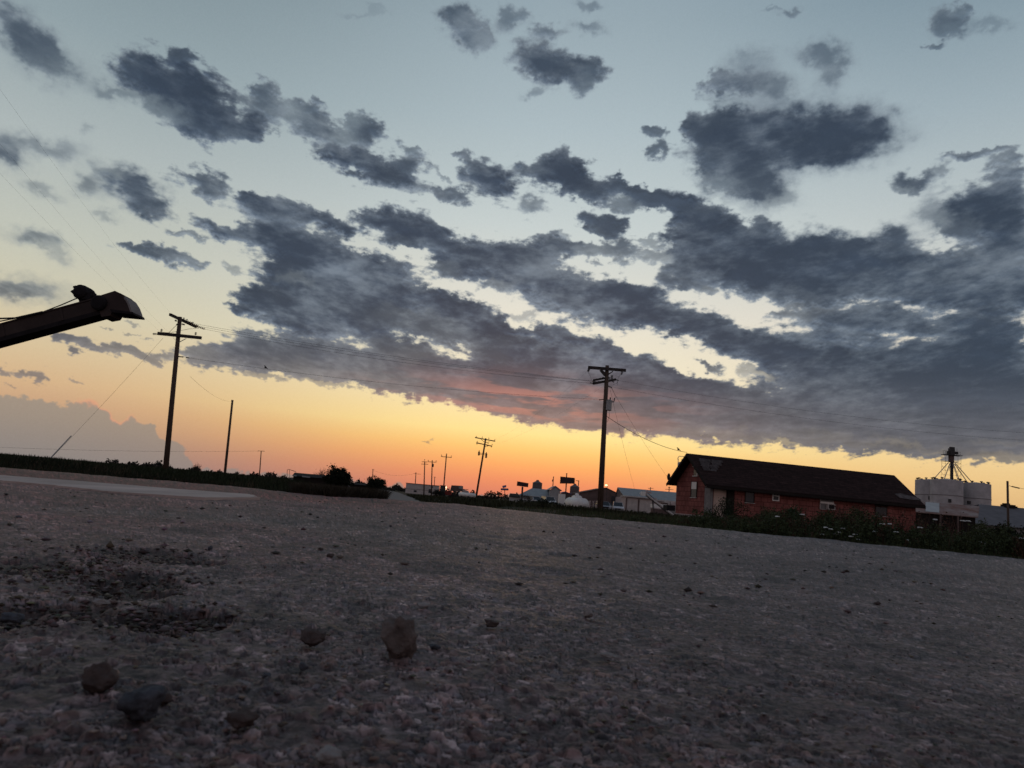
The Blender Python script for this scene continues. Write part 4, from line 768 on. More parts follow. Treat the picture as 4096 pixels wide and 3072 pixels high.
# C, D ... poles farther off
def far_pole(label, base, top, d, r, arms=(), cans=(), ins=()):
    t, tp = pole_base(label, base, top, d, r * 1.15, r * .85)
    for a, b in arms:
        MB().bar(local(t, W(*a, d - r)), local(t, W(*b, d - r)), .14, .16).build('crossarm', M['arm'], t)
    for x, y, w_, hh in cans:
        MB().lathe([(w_ / 2 * .9, 0), (w_ / 2, .03), (w_ / 2, hh - .04), (w_ / 2 * .7, hh), (.06, hh + .02), (.05, hh + .22)], local(t, W(x, y, d)), 12).build('transformer', M['dsteel'], t)
    for x, y, up in ins: insulator(t, W(x, y, d), axis=(0, 0, up), n=2, r=.09 * d / 110, step=.10 * d / 110)
    return t
far_pole('bare pole without crossarm standing right of the tall left pole', (901, 1890), (930, 1600), 95, .15, ins=[(926, 1606, 1)])
far_pole('thin far pole with a short crossarm between the bare pole and the big tree', (1039, 1901), (1045, 1803), 290, .20, arms=[((1032, 1803), (1059, 1805))])
far_pole('faint short pole rising between the big tree and the dome-shaped tree', (1491, 1925), (1492, 1876), 420, .22, arms=[((1487, 1877), (1498, 1878))])
far_pole('faint far pole left of the pair of poles by the trailer house', (1661, 1950), (1664, 1889), 400, .22, arms=[((1656, 1894), (1682, 1897))])
far_pole('left pole of the pair behind the white trailer house, two crossarms', (1697, 1965), (1699, 1845), 240, .17, arms=[((1687, 1847), (1710, 1848)), ((1685, 1856), (1713, 1857))], ins=[(1698, 1843, 1)])
far_pole('right pole of the pair behind the white trailer house, with a transformer', (1727, 1967), (1729, 1841), 235, .17, arms=[((1711, 1847), (1746, 1849))], cans=[(1731, 1868, .55, .9)], ins=[(1713, 1846, 1), (1744, 1848, 1)])
far_pole('single pole with one crossarm right of the trailer house', (1774, 1963), (1786, 1817), 215, .17, arms=[((1764, 1826), (1807, 1830))], ins=[(1766, 1825, 1), (1786, 1820, 1), (1805, 1829, 1)])
far_pole('faint small pole behind the black bush by the trailer house', (1737, 1955), (1739, 1907), 430, .2, arms=[((1734, 1908), (1744, 1909))])
tL = far_pole('strongly leaning pole with two crossarms and two transformer cans', (1903, 1990), (1943, 1753), 125, .15, arms=[((1900, 1750), (1981, 1765)), ((1905, 1771), (1969, 1785))],
         cans=[(1915, 1822, .30, .62), (1944, 1832, .30, .74)], ins=[(1905, 1750, 1), (1929, 1753, 1), (1955, 1757, 1), (1979, 1763, 1), (1908, 1772, -1), (1951, 1779, -1), (1966, 1783, -1), (1909, 1770, 1), (1952, 1777, 1), (1968, 1782, 1)])
for a, b in (((1915, 1812), (1934, 1814)), ((1915, 1817), (1934, 1819)), ((1945, 1813), (1933, 1813)), ((1945, 1820), (1932, 1819)), ((1958, 1767), (1940, 1772)), ((1924, 1757), (1937, 1768)), ((1955, 1783), (1938, 1788))):
    MB().bar(local(tL, W(*a, 125)), local(tL, W(*b, 125)), .07, .07).build('brace', M['arm'], tL)
far_pole('short pole with a box on it above the pale gabled shed', (2211, 1955), (2214, 1908), 260, .16, cans=[(2210, 1926, .36, .6)], ins=[(2214, 1912, 1)])
far_pole('pole top sticking out above the largest dark sign', (2265, 1960), (2267, 1893), 260, .19, arms=[((2263, 1895), (2270, 1895))])
far_pole('thin pole behind the right-hand grain bin', (2312, 1950), (2315, 1922), 260, .16, arms=[((2303, 1922), (2317, 1924))])
far_pole('small cross-shaped pole above the grey roof, left of its neighbour', (2602, 1975), (2602, 1949), 330, .2, arms=[((2592, 1953), (2614, 1954))])
far_pole('small double-armed pole above the grey roof next to the white tank', (2677, 1980), (2677, 1947), 300, .18, arms=[((2661, 1957), (2694, 1959)), ((2672, 1950), (2682, 1951))])
tR, topR = pole_base('pole at the right edge in front of the big grey roof', (4034, 2105), (4030, 1924), 100, .15, .13)
MB().bar(local(tR, W(4036, 1943, 100)), local(tR, W(4050, 1947, 100)), .05, .05).build('clamp', M['dsteel'], tR)
wire(W(4036, 1943, 100), W(4330, 1975, 100), .3, 'service wire running right from the pole at the right edge', .022)
MB(W(4048, 1945, 100)).tube([W(4048, 1946, 100), W(4078, 1953, 100)], .075, 8).build('wire_sleeve', M['cable'], label='thick dark sleeve on the wire beside the right-hand pole', cat='cable sleeve')
# wires between the poles
bw = [bL + Vector((-.25, 0, .0)), bL.lerp(bR, .15) + Vector((-.28, 0, .1)), bL.lerp(bR, .35) + Vector((-.3, 0, 0))]
for a, b, sg, lb in zip(att, [bw[1], bw[2], bw[0]], (.25, .3, .35), ('uppermost wire between the two tall poles', 'middle wire of the upper three between the two tall poles', 'lowest of the upper three wires between the two tall poles')):
    wire(a, b, sg, lb, .007)
nl = wire(clA + Vector((.15, 0, 0)), clB, .35, 'single lower wire between the two tall poles', .007)
E1 = Vector((41, 57, 8.35)); E2 = Vector((41.5, 56, 7.7))
wire(bR + Vector((.25, 0, -.05)), E1, .5, 'upper wire leaving the middle pole towards the right edge', .006)
wire(PB(2447, 1548), E2, .55, 'lower wire leaving the middle pole towards the right edge', .006)
MB(PA(750, 1430)).tube([PA(744, 1429.5), PA(757, 1432)], .03, 6).build('wire_splice', M['cable'], label='dark splice on the lower wire just right of the tall left pole', cat='cable splice')
for a, b, lb in ((aL + Vector((0, 0, .1)), (-10.5, 8, 9.3), 'thin wire climbing left from the top of the tall left pole'), (PA(640, 1326), (-12.4, 8, 9.0), 'thin wire running up and left from the left end of the double crossarm'), (PA(676, 1330), (-11.6, 8.2, 9.1), 'thin wire rising left between two others behind the conveyor head')):
    wire(a, b, .35, lb, .0016)
an = W(178, 1826, 41); gz = zgf(an.x, an.y); an = Vector((an.x, an.y, gz - .02)); ga = PA(652, 1352)
wire(ga, an, .12, 'guy wire slanting from the tall left pole down to the field', .0055, 'guy wires', 'guy_wire')
q = an.lerp(ga, .22); MB(an).tube([an + Vector((0, -.03, 0)), q + Vector((0, -.03, 0))], .030, 6).build('guy_guard', M['steel'], label='pale guard tube round the foot of the guy wire on the left', cat='guy guard')
wire(PA(760, 1505, 1), W(926, 1606, 95), .4, 'thin wire from behind the tall left pole to the bare pole', .006)
wire(PB(2445, 1552), W(2690, 1935, 76), .25, 'longer guy wire going down right from the middle pole towards the red building', .007, 'guy wires', 'guy_wire')
wire(PB(2441, 1560), (W(2538, 1955, 78)), .15, 'shorter guy wire dropping behind the middle pole to the sheds', .007, 'guy wires', 'guy_wire')
wire(PB(2352, 1484), W(1979, 1758, 125), .6, 'wire from the middle pole top arm to the leaning pole', .0035)
wire(PB(2484, 1498), W(1968, 1780, 125), .7, 'lower wire from the middle pole to the leaning pole', .0035)
wire(W(1045, 1804, 290), W(-300, 1775, 240), 1.0, 'far thin wire running left from the thin far pole', .03)
wire(W(1664, 1893, 400), W(1492, 1880, 420), 2.0, 'far wire between two faint poles over the dome-shaped tree', .03)
# ---------------------------------------------------------------- birds on wires
def bird(p, label, s=1.):
    mb = MB(p); mb.rock(Vector(p) + Vector((0, 0, .09 * s)), .06 * s, 5, (1.25, .85, 1.2), .12); mb.rock(Vector(p) + Vector((-.05 * s, 0, .17 * s)), .036 * s, 6, (1, .9, .95), .1)
    mb.tube([Vector(p) + Vector((.03 * s, 0, .08 * s)), Vector(p) + Vector((.17 * s, 0, -.03 * s))], [.03 * s, .010 * s], 6); mb.tube([Vector(p) + Vector((-.08 * s, 0, .17 * s)), Vector(p) + Vector((-.115 * s, 0, .165 * s))], [.012 * s, .002 * s], 5)
    mb.tube([Vector(p), Vector(p) + Vector((0, 0, .04 * s))], .008 * s, 4)
    return mb.build('bird', M['black'], None, True, label=label, cat='bird', group='birds perched on wires')
a_, b_ = clA + Vector((.15, 0, 0)), clB; q = .181; p = a_.lerp(b_, q); p.z -= 4 * .35 * q * (1 - q) - .01; bird(p, 'tiny dark bird perched on the lower wire between the tall poles')
# ---------------------------------------------------------------- grain conveyor reaching in from the left
dK = 14.
p0, p1 = W(0, 1345, dK), W(445, 1224, dK); ax = (p1 - p0).normalized(); dn = Vector((ax.z, 0, -ax.x)); far = Vector((0, 1, 0))
start = p0 - ax * 6.2; foot = start.copy(); foot.z = 0
kt = thing('grain_conveyor', 'dark grain conveyor reaching in from the left edge, motor on its hooded head', 'grain conveyor', (start.x, start.y, 0))
L_ = lambda p: Vector(p) - kt.location
hw = .185
M['conv'] = mat('dull_conveyor_paint', (.050, .038, .036), .9, .3, 2, .1)
mb = MB(); mb.box(L_((start + p1) / 2 - dn * .03), ((p1 - start).length, .32, .23), ax=(ax, far, -dn)); mb.build('conveyor_housing', M['conv'], kt)
mb = MB(); mb.box(L_((start + p1) / 2 + dn * .125), ((p1 - start).length - .05, .35, .08), ax=(ax, far, -dn)); mb.build('return_trough', M['black'], kt)
mb = MB(); mb.box(L_((start + p1) / 2 - dn * .160), ((p1 - start).length - .2, .35, .025), ax=(ax, far, -dn)); mb.build('cover_lip', M['conv'], kt)
for k in range(7):
    c = start.lerp(p1, .12 + .13 * k); MB().box(L_(c - dn * .03), (.04, .35, .26), ax=(ax, far, -dn)).build('joint_flange', M['conv'], kt)
hood = [(383, 1187), (459, 1163), (484, 1174), (502, 1190), (516, 1212), (525, 1236), (530, 1255), (448, 1248), (439, 1262), (405, 1268)]
mb = MB(); mb.prism([L_(W(x, y, dK - .20)) for x, y in hood][::-1], (0, .40, 0)); hd = mb.build('discharge_hood', M['conv'], kt)
lip = [(496, 1184), (502, 1190), (516, 1212), (525, 1236), (530, 1255), (523, 1254), (517, 1236), (508, 1212), (496, 1194)]
mb = MB(); mb.prism([L_(W(x, y, dK - .215)) for x, y in lip][::-1], (0, .43, 0)); mb.build('spout_lip', M['grayc'], hd)
mb = MB(); mb.prism([L_(W(x, y, dK - .23)) for x, y in [(440, 1236), (531, 1248), (533, 1257), (446, 1249)]][::-1], (0, .46, 0)); mb.build('hood_flange', M['black'], hd)
# motor, gearbox and guard
m0 = W(338, 1174, dK)
mb = MB(); mb.lathe([(.07, -.20), (.125, -.17), (.135, -.10), (.12, -.09), (.135, -.06), (.12, -.04), (.135, 0), (.12, .02), (.135, .06), (.13, .15), (.08, .19)], L_(m0), 16, 'Y'); mo = mb.build('motor', M['black'], kt)
mb = MB(); mb.rock(L_(W(307, 1172, dK - .05)), .075, 3, (1, 1, 1.1), .6); mb.rock(L_(W(318, 1152, dK)), .07, 4, (1.2, 1, .9), .6); mb.rock(L_(W(356, 1178, dK)), .10, 14, (1.2, 1, .9), .5); mb.box(L_(W(362, 1192, dK)), (.16, .3, .12)); mb.tube([L_(W(302, 1180, dK)), L_(W(312, 1192, dK)), L_(W(322, 1200, dK))], .02, 6); mb.build('terminal_box', M['black'], mo)
mb = MB(); mb.prism([L_(W(x, y, dK - .10)) for x, y in [(313, 1185), (350, 1170), (392, 1190), (408, 1205), (316, 1209)]][::-1], (0, .2, 0)); mb.build('motor_mount', M['black'], kt)
mb = MB(); mb.lathe([(.11, -.06), (.14, -.04), (.14, .04), (.11, .06)], L_(W(397, 1212, dK - .22)), 18, 'Y'); mb.build('pulley_guard', M['black'], kt)
mb = MB(); mb.tube([L_(W(312, 1191, dK)), L_(W(242, 1221, dK)), L_(W(150, 1256, dK)), L_(W(0, 1285, dK)), L_(W(-200, 1335, dK))], .012, 6)
mb.tube([L_(W(170, 1247, dK - .2)), L_(W(60, 1272, dK - .2)), L_(W(-60, 1276, dK - .2)), L_(W(-300, 1310, dK - .2))], .016, 6); mb.build('cable', M['cable'], kt)
# undercarriage, outside the frame
axl = start + ax * 2.6; g = Vector((axl.x, axl.y, .38))
for s in (-1, 1):
    w_ = MB().lathe([(.14, -.08), (.30, -.10), (.36, -.07), (.38, 0), (.36, .07), (.30, .10), (.14, .08)], L_(g + far * s * 1.0), 24, 'Y').build('wheel', M['tyre'], kt)
    MB().lathe([(.05, -.11), (.15, -.09), (.15, .09), (.05, .11)], L_(g + far * s * 1.0), 16, 'Y').build('rim', M['dsteel'], w_)
    MB().tube([L_(g + far * s * .9), L_(start + ax * 4.5 + dn * .25 + far * s * .15)], .04, 8).tube([L_(g + far * s * .9), L_(start + ax * .6 + dn * .2 + far * s * .15)], .04, 8).build('frame_leg', M['dsteel'], kt)
MB().tube([L_(g - far * .95), L_(g + far * .95)], .04, 8).build('axle', M['dsteel'], kt)
MB().tube([L_(start + ax * .1 + dn * .2), L_(Vector((start.x, start.y, -.02)))], .05, 8).tube([L_(start + ax * 6 + dn * .2 + far * .18), L_(Vector(((start + ax * 6).x, start.y + .7, -.02)))], .035, 8).tube([L_(start + ax * 6 + dn * .2 - far * .18), L_(Vector(((start + ax * 6).x, start.y - .7, -.02)))], .035, 8).build('support_leg', M['dsteel'], kt)
# ---------------------------------------------------------------- the red building
A0 = W(2840, 2061, 65); C0 = W(3662, 2133, 69.5); uu = Vector((C0.x - A0.x, C0.y - A0.y, 0)); LEN = uu.length; uu.normalize(); vv = Vector((-uu.y, uu.x, 0)); ANG = math.atan2(uu.y, uu.x)
GW = 6.6; ZF = .10; ZE = 3.02; ZR = 5.42
bt = thing('red_building', 'long low red building with a dark shingle roof and a cream door, right of centre', 'building', (A0.x, A0.y, 0), ANG)
def BL(px_, py_, off=0.):
    """where a sighting meets the long front wall, in the building's own frame"""
    r = ray(px_, py_); n = vv; t = ((A0 - Vector((0, 0, CAM_H))).dot(n) - off) / r.dot(n); p = Vector((0, 0, CAM_H)) + r * t - A0
    return p.dot(uu), p.z + A0.z
def GL(px_, py_):
    """the same for the gable wall: distance along it and height"""
    r = ray(px_, py_); n = uu; t = (A0 - Vector((0, 0, CAM_H))).dot(n) / r.dot(n); p = Vector((0, 0, CAM_H)) + r * t - A0
    return p.dot(vv), p.z + A0.z
gb = zgf(A0.x, A0.y) - .1
# walls: gable prism extruded along the length, front and back flush under the eaves
hp = GW / 2
wl = MB(); wl.prism([(0, 0, ZF), (0, GW, ZF), (0, GW, ZE), (0, hp, ZR - .12), (0, 0, ZE)][::-1], (.25, 0, 0)); wl.build('gable_wall', M['siding'], bt)
x_rec0, x_rec1 = BL(2850, 1990)[0], BL(2938, 1990)[0]
MB().prism([(x_rec1, 0, ZF), (LEN, 0, ZF), (LEN, 0, ZE), (x_rec1, 0, ZE)], (0, .25, 0)).build('front_wall', M['siding'], bt)
MB().prism([(LEN - .25, .25, ZF), (LEN - .25, GW, ZF), (LEN - .25, GW, ZE), (LEN - .25, .25, ZE)][::-1], (.25, 0, 0)).build('end_wall', M['siding'], bt)
MB().box(((LEN) / 2, GW - .12, (ZF + ZE) / 2), (LEN - .6, .24, ZE - ZF)).build('back_wall', M['siding'], bt)
MB().box((LEN / 2, GW / 2, (gb + ZF) / 2), (LEN + .1, GW + .1, ZF - gb)).build('foundation', M['grayc'], bt)
# grey corner pier with its curved buttress, recessed cream door
s0 = GL(2822, 1990)[0]
MB().box((-.04, max(.3, s0) / 2 - .02, (ZF + ZE) / 2 - .05), (.12, max(.3, s0) + .04, ZE - ZF - .1)).box((x_rec0 / 2 - .02, -.03, (ZF + ZE) / 2 - .05), (x_rec0 + .03, .08, ZE - ZF - .1)).build('corner_pier', M['grayc'], bt)
cu = [(-.10, 0.02, ZE + .05), (-.10, 1.35, ZE + .9), (-.10, 1.25, ZE + .62), (-.10, .95, ZE + .25), (-.10, .78, ZE - .2), (-.10, .7, ZE - .6), (-.10, .02, ZE - .6)]
MB().prism(cu, (.08, 0, 0)).build('curved_bracket', M['grayc'], bt)
xr0, xr1 = x_rec0, x_rec1
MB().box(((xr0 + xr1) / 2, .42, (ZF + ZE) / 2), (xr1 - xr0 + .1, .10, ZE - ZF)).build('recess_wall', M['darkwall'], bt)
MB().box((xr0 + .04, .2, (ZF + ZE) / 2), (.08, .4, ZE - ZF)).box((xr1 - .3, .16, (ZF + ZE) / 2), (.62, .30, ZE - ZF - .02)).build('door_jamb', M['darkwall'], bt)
dx0, dx1 = BL(2852, 1990)[0], BL(2916, 1990)[0]
dr = MB().box(((dx0 + dx1) / 2 + .06, .33, (ZF + 2.66) / 2 + .02), (dx1 - dx0, .06, 2.66 - ZF)).build('door', M['cream'], bt)
MB().box(((dx0 + dx1) / 2 + .06, .295, 1.9), (dx1 - dx0, .02, .02)).box(((dx0 + dx1) / 2 + .06, .295, 1.0), (dx1 - dx0, .02, .02)).build('door_rail', M['pinkw'], dr)
# windows
def fwin(x0, y0, x1, y1, frame, pane, name='window', fr=.05, mull=True, bars=0, pr=.05):
    a = BL(x0, y0); b = BL(x1, y1); cx_, w_ = (a[0] + b[0]) / 2, abs(b[0] - a[0]); z0, z1 = min(a[1], b[1]), max(a[1], b[1]); h_ = z1 - z0; cz = (z0 + z1) / 2
    o = MB().box((cx_, -.005, cz), (w_ - .02, .04, h_ - .02)).build(name, pane, bt)
    m = MB(); f_ = fr
    m.box((cx_, -pr / 2, z0 + f_ / 2), (w_, pr, f_)); m.box((cx_, -pr / 2, z1 - f_ / 2), (w_, pr, f_))
    m.box((cx_ - w_ / 2 + f_ / 2, -pr / 2, cz), (f_, pr - .004, h_ - 2 * f_)); m.box((cx_ + w_ / 2 - f_ / 2, -pr / 2, cz), (f_, pr - .004, h_ - 2 * f_))
    if mull: m.box((cx_, -pr / 2, cz), (w_ - 2 * f_, pr - .006, f_))
    for k in range(bars):
        m.box((cx_, -pr / 2, cz + h_ / 4), (.022, pr - .02, h_ / 2 - f_)); m.box((cx_, -pr / 2 - .001, cz + h_ / 4), (w_ - 2 * f_, pr - .022, .022))
    m.build('window_frame', frame, o); return o, (cx_, w_, z0, z1)
M['winboard'] = mat('dark_window_board', (.035, .022, .02), .9, .3)
o, _ = fwin(2980, 1966, 3016, 2012, M['darkwall'], M['glass'], fr=.06, mull=False); MB().box((_[0], -.05, _[2] - .03), (_[1] + .1, .12, .04)).build('window_sill', M['dwhite'], o)
MB().box((_[0] - .02, -.03, _[3] + .28), (_[1] + .06, .05, .52)).build('window_board', M['barn'], o)
fwin(3090, 1962, 3116, 2005, M['white'], M['glass'], fr=.075, bars=1)
o, _ = fwin(3280, 1980, 3332, 2042, M['dwhite'], M['glass'], fr=.05, mull=False)
MB().box((_[0], -.035, _[3] - (_[3] - _[2]) * .22), (_[1] - .1, .05, (_[3] - _[2]) * .42)).build('window_blind', M['grayc'], o)
MB().box((_[0], -.06, _[2] + (_[3] - _[2]) * .50), (_[1], .08, .16)).build('meeting_rail', M['white'], o)
MB().box((_[0] - _[1] * .28, -.03, _[2] + .29), (_[1] * .36, .05, .5)).build('filler_panel', M['grayc'], o)
ac = MB().box((_[0] + _[1] * .20, -.18, _[2] + .30), (_[1] * .54, .36, .48)).build('air_conditioner', M['dwhite'], o)
m = MB().box((_[0] + _[1] * .20, -.37, _[2] + .30), (_[1] * .42, .02, .36)); m.build('grille', M['black'], ac) if False else m.build('window_grille', M['black'], o)
o, _ = fwin(3500, 2024, 3548, 2066, M['winboard'], M['glass'], fr=.06, mull=False); MB().box((_[0], -.05, _[2] - .03), (_[1] + .1, .12, .04)).build('window_sill', M['dwhite'], o)
MB().box((_[0], -.03, _[3] + .33), (_[1] + .05, .05, .62)).build('window_board', M['winboard'], o)
# gable window and attic opening
def gwin(x0, y0, x1, y1, frame, pane, **k):
    a = GL(x0, y0); b = GL(x1, y1); cy_, w_ = (a[0] + b[0]) / 2, abs(b[0] - a[0]); z0, z1 = min(a[1], b[1]), max(a[1], b[1])
    o = MB().box((-.005, cy_, (z0 + z1) / 2), (.05, w_, z1 - z0)).build('window', pane, bt); return o, (cy_, w_, z0, z1)
o, _ = gwin(2768, 1928, 2786, 1990, None, M['glass'])
MB().box((-.03, _[0], _[3] - (_[3] - _[2]) * .23), (.05, _[1] * .9, (_[3] - _[2]) * .46)).build('window_blind', M['white'], o)
MB().box((-.05, _[0], _[2] - .03), (.12, _[1] + .15, .05)).build('window_sill', M['dwhite'], o)
MB().box((-.03, _[0] - _[1] / 2 - .04, (_[2] + _[3]) / 2), (.06, .08, _[3] - _[2])).box((-.03, _[0] + _[1] / 2 + .04, (_[2] + _[3]) / 2), (.06, .08, _[3] - _[2])).build('window_frame', M['winboard'], o)
o, _ = gwin(2777, 1874, 2790, 1903, None, M['glass'])
MB().box((-.05, _[0], _[2] - .03), (.12, _[1] + .2, .06)).box((-.03, _[0] - _[1] / 2, (_[2] + _[3]) / 2), (.06, .10, _[3] - _[2])).build('window_frame', M['white'], o)
lt = GL(2788, 1868); MB().box((-.15, lt[0], lt[1]), (.3, .42, .06)).build('lamp_bracket', M['white'], bt)
# thin light sill along the foot of the gable wall
MB().box((-.04, GW / 2, ZF - .03), (.14, GW + .1, .07)).build('sill_board', M['pinkw'], bt)
# roof: gable at the left, hip at the right
ov = .55; og = .75; zo = ZE - .20; hipx = BL(3577, 1905, -hp)[0]
sl_ = (ZR - ZE) / hp; ye = -ov; ze = ZE - sl_ * ov * .8
P = dict(a=(-og, ye, ze), b=(LEN + ov, ye, ze), c=(LEN + ov, GW + ov, ze), d=(-og, GW + ov, ze), r1=(-og, hp, ZR), r2=(hipx, hp, ZR))
def roofpart(pts, th=.12):
    p = [Vector(q) for q in pts]; n = (p[1] - p[0]).cross(p[2] - p[0]).normalized(); n = n if n.z > 0 else -n
    m = MB(); up = [q + n * .02 for q in p]; m.prism([q - n * th for q in p], n * th); return m
rf = roofpart([P['a'], P['b'], P['r2'], P['r1']]).build('roof', M['shingle'], bt)
roofpart([P['c'], P['d'], P['r1'], P['r2']]).build('roof', M['shingle'], bt)
roofpart([P['b'], P['c'], P['r2']]).build('roof', M['shingle'], bt)
# fascias and soffit
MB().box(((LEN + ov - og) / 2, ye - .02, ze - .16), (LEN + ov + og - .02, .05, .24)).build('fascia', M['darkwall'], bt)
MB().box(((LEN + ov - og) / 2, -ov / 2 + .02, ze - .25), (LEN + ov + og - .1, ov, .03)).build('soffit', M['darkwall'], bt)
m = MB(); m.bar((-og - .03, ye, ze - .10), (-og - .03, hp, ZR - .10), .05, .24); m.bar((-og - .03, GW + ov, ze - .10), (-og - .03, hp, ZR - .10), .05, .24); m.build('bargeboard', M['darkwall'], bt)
def on_roof(px_, py_):
    """a sighting carried onto the front roof slope"""
    n = Vector((0, -sl_, 1)).normalized(); n = uu * n.x + vv * n.y + Vector((0, 0, n.z)); q = A0 + uu * P['a'][0] + vv * P['a'][1]; q.z = P['a'][2]
    r = ray(px_, py_); t = (q - Vector((0, 0, CAM_H))).dot(n) / r.dot(n); p = Vector((0, 0, CAM_H)) + r * t - A0; return Vector((p.dot(uu), p.dot(vv), p.z + A0.z))
def roof_patch(poly, m):
    n = Vector((0, -sl_, 1)).normalized(); return MB().prism([on_roof(*q) + n * .004 for q in poly], n * .03).build('bare_patch', m, rf)
for k in range(11):
    y0 = 1834 + k * 4.2; xa = 2788 + k * 2.6 + random.uniform(-3, 5); xb = 2890 - k * 1.2 + random.uniform(-12, 4)
    for q in range(2):
        x0_ = xa + (xb - xa) * (.52 * q + random.uniform(0, .04)); x1_ = xa + (xb - xa) * (.5 + .5 * q - random.uniform(0, .06)); s_ = .105
        roof_patch([(x0_, y0 + (x0_ - 2788) * s_), (x1_, y0 + (x1_ - 2788) * s_), (x1_ + 1, y0 + 2.4 + (x1_ - 2788) * s_), (x0_ + 1, y0 + 2.4 + (x0_ - 2788) * s_)], M['oldsh'])
roof_patch([(3578, 1976), (3600, 1974), (3636, 1983), (3672, 1992), (3686, 2002), (3650, 2000), (3600, 1992)], M['oldsh'])
# grey dish on the left eave
dh = Vector((-og + .0, GW + .35, ZE + .35)); m = MB().lathe([(.02, -.05), (.20, -.02), (.34, .06), (.33, .07), (.19, 0), (.02, -.02)], dh, 18, 'X'); m.build('satellite_dish', M['black'], bt)
MB().tube([dh, dh + Vector((.3, 0, -.35))], .03, 6).build('dish_bracket', M['dsteel'], bt)
# service drop and its bird
ap = A0 + uu * (-og) + vv * hp; ap.z = ZR + .02
sa = PB(2422, 1662); wire(sa, ap + Vector((0, 0, .05)), .4, 'thick service cable sagging from the middle pole to the gable of the red building', .018)
q = .86; p = sa.lerp(ap + Vector((0, 0, .05)), q); p.z -= 4 * .4 * q * (1 - q) - .01; bird(p, 'bird perched on the service cable close to the red building', 1.4)
# rubble by the footing
for x, y, w_, lb in ((2765, 2058, 30, 'pale chunk of rubble under the gable wall, left one'), (2790, 2064, 22, 'pale chunk of rubble under the gable wall, right one'), (3712, 2085, 40, 'pale heap of rubble right of the red building'), (3745, 2092, 26, 'pale block of rubble below the open shed')):
    p = W(x, y, 60); z = zgf(p.x, p.y); w = w_ / FOC * 60; mb = MB((p.x, p.y, z)); mb.rock((p.x, p.y, z + .2), w / 2, int(x), (1, .8, .9), .4); mb.build('rubble', M['dwhite'], label=lb, cat='rubble', group='pale rubble')
# ---------------------------------------------------------------- white tank with ladder behind the gable
d = 92; cx_ = W(2736, 1950, d); r_ = 29 / FOC * d; z = zgf(cx_.x, cx_.y); zt = W(2706, 1850, d).z; zb = W(2720, 1946, d).z
t = thing('storage_tank', 'white upright tank with a ladder, half hidden behind the left gable', 'tank', (cx_.x, cx_.y, z))
MB().lathe([(.15, zb - z - .5), (r_ * .55, zb - z - .25), (r_, zb - z), (r_, zt - z), (r_ * .96, zt - z + .05), (r_ * .2, zt - z + .28)], n=28).build('tank_body', M['dwhite'], t, True)
for k in range(4):
    a = R(45 + 90 * k); MB().tube([(r_ * .9 * math.cos(a), r_ * .9 * math.sin(a), 0), (r_ * .9 * math.cos(a), r_ * .9 * math.sin(a), zb - z + .2)], .06, 8).build('leg', M['steel'], t)
lx0 = local(t, W(2700, 1950, d)).x; m = MB(); 
for dx in (0, .42): m.tube([(lx0 + dx, -.9, .0), (lx0 + dx, -.9, zt - z + .4)], .04, 6)
for k in range(18): m.tube([(lx0, -.9, .3 + k * .33), (lx0 + .42, -.9, .3 + k * .33)], .022, 5)
m.build('ladder', M['dwhite'], t)
m = MB(); zz_ = zt - z; m.tube([(lx0 - .05, -.9, zz_ + .3), (lx0 - .03, -.9, zz_ + .55), (lx0 + .12, -.9, zz_ + .72), (lx0 + 1.5, -.5, zz_ + .72), (lx0 + 1.75, -.4, zz_ + .55), (lx0 + 1.8, -.4, zz_ + .1)], .04, 6); m.build('handrail', M['dwhite'], t)
# ---------------------------------------------------------------- elevator bins and tower
t0 = W(3806, 2146, 400); zb_ = zgf(t0.x, t0.y); el_t = thing('grain_elevator', 'grain elevator: cluster of pale round bins under a lattice headhouse tower', 'grain elevator', (t0.x, t0.y, zb_))
for (pc, d, rad_, ytop) in ((3720, 411, 7.3, 1923), (3785, 398, 7.6, 1922), (3904, 404, 6.9, 1936)):
    c = local(el_t, W(pc, 2140, d)); c.z = 0; zt = W(pc, ytop, d).z - zb_
    bn = MB().lathe([(rad_, 0), (rad_, zt), (rad_ * .98, zt + .12), (.5, zt + .9)], c, 44).build('bin', M['conc'], el_t)
    m = MB()
    for q in (.74, .52): m.lathe([(rad_ + .0, zt * q - .18), (rad_ + .16, zt * q - .14), (rad_ + .16, zt * q + .14), (rad_, zt * q + .18)], c, 44)
    m.build('hoop', M['grayc'], bn)
    m = MB()
    for k in range(9):
        a = 2 * math.pi * k / 9 + .4; m.lathe([(.3, zt), (.3, zt + .7), (.75, zt + .8), (.75, zt + 1.15), (.2, zt + 1.3)], c + Vector((rad_ * .86 * math.cos(a), rad_ * .86 * math.sin(a), 0)), 8)
    m.build('roof_vent', M['dsteel'], bn)
    hx, hy = {3720: (3720, 1992), 3785: (3798, 2003), 3904: (3876, 2010)}[pc]; hq = local(el_t, W(hx, hy, d - rad_ + .6)); MB().box(hq, (1.3, 1.2, 1.7)).build('hatch', M['dsteel'], bn)
tw = 404
def T_(x, y, dd=0): return local(el_t, W(x, y, tw + dd))
MB().tube([T_(3806, 1975), T_(3807, 1880), T_(3808, 1838)], [.85, .8, .95], 8).build('elevator_leg', M['dsteel'], el_t)
MB().box(T_(3805, 1834), (2.0, 2.0, 3.8)).build('distributor', M['barn'], el_t)
m = MB(); m.box(T_(3807, 1821), (9.3, 4.2, .28)); m.box(T_(3807, 1815), (9.1, .10, .10)); m.box(T_(3807, 1806), (9.3, .1, .10))
for k in range(9): m.tube([T_(3773 + k * 8.6, 1822 + k * .6 - 2), T_(3773 + k * 8.6, 1805 + k * .6 - 2)], .06, 4)
m.build('platform', M['dsteel'], el_t)
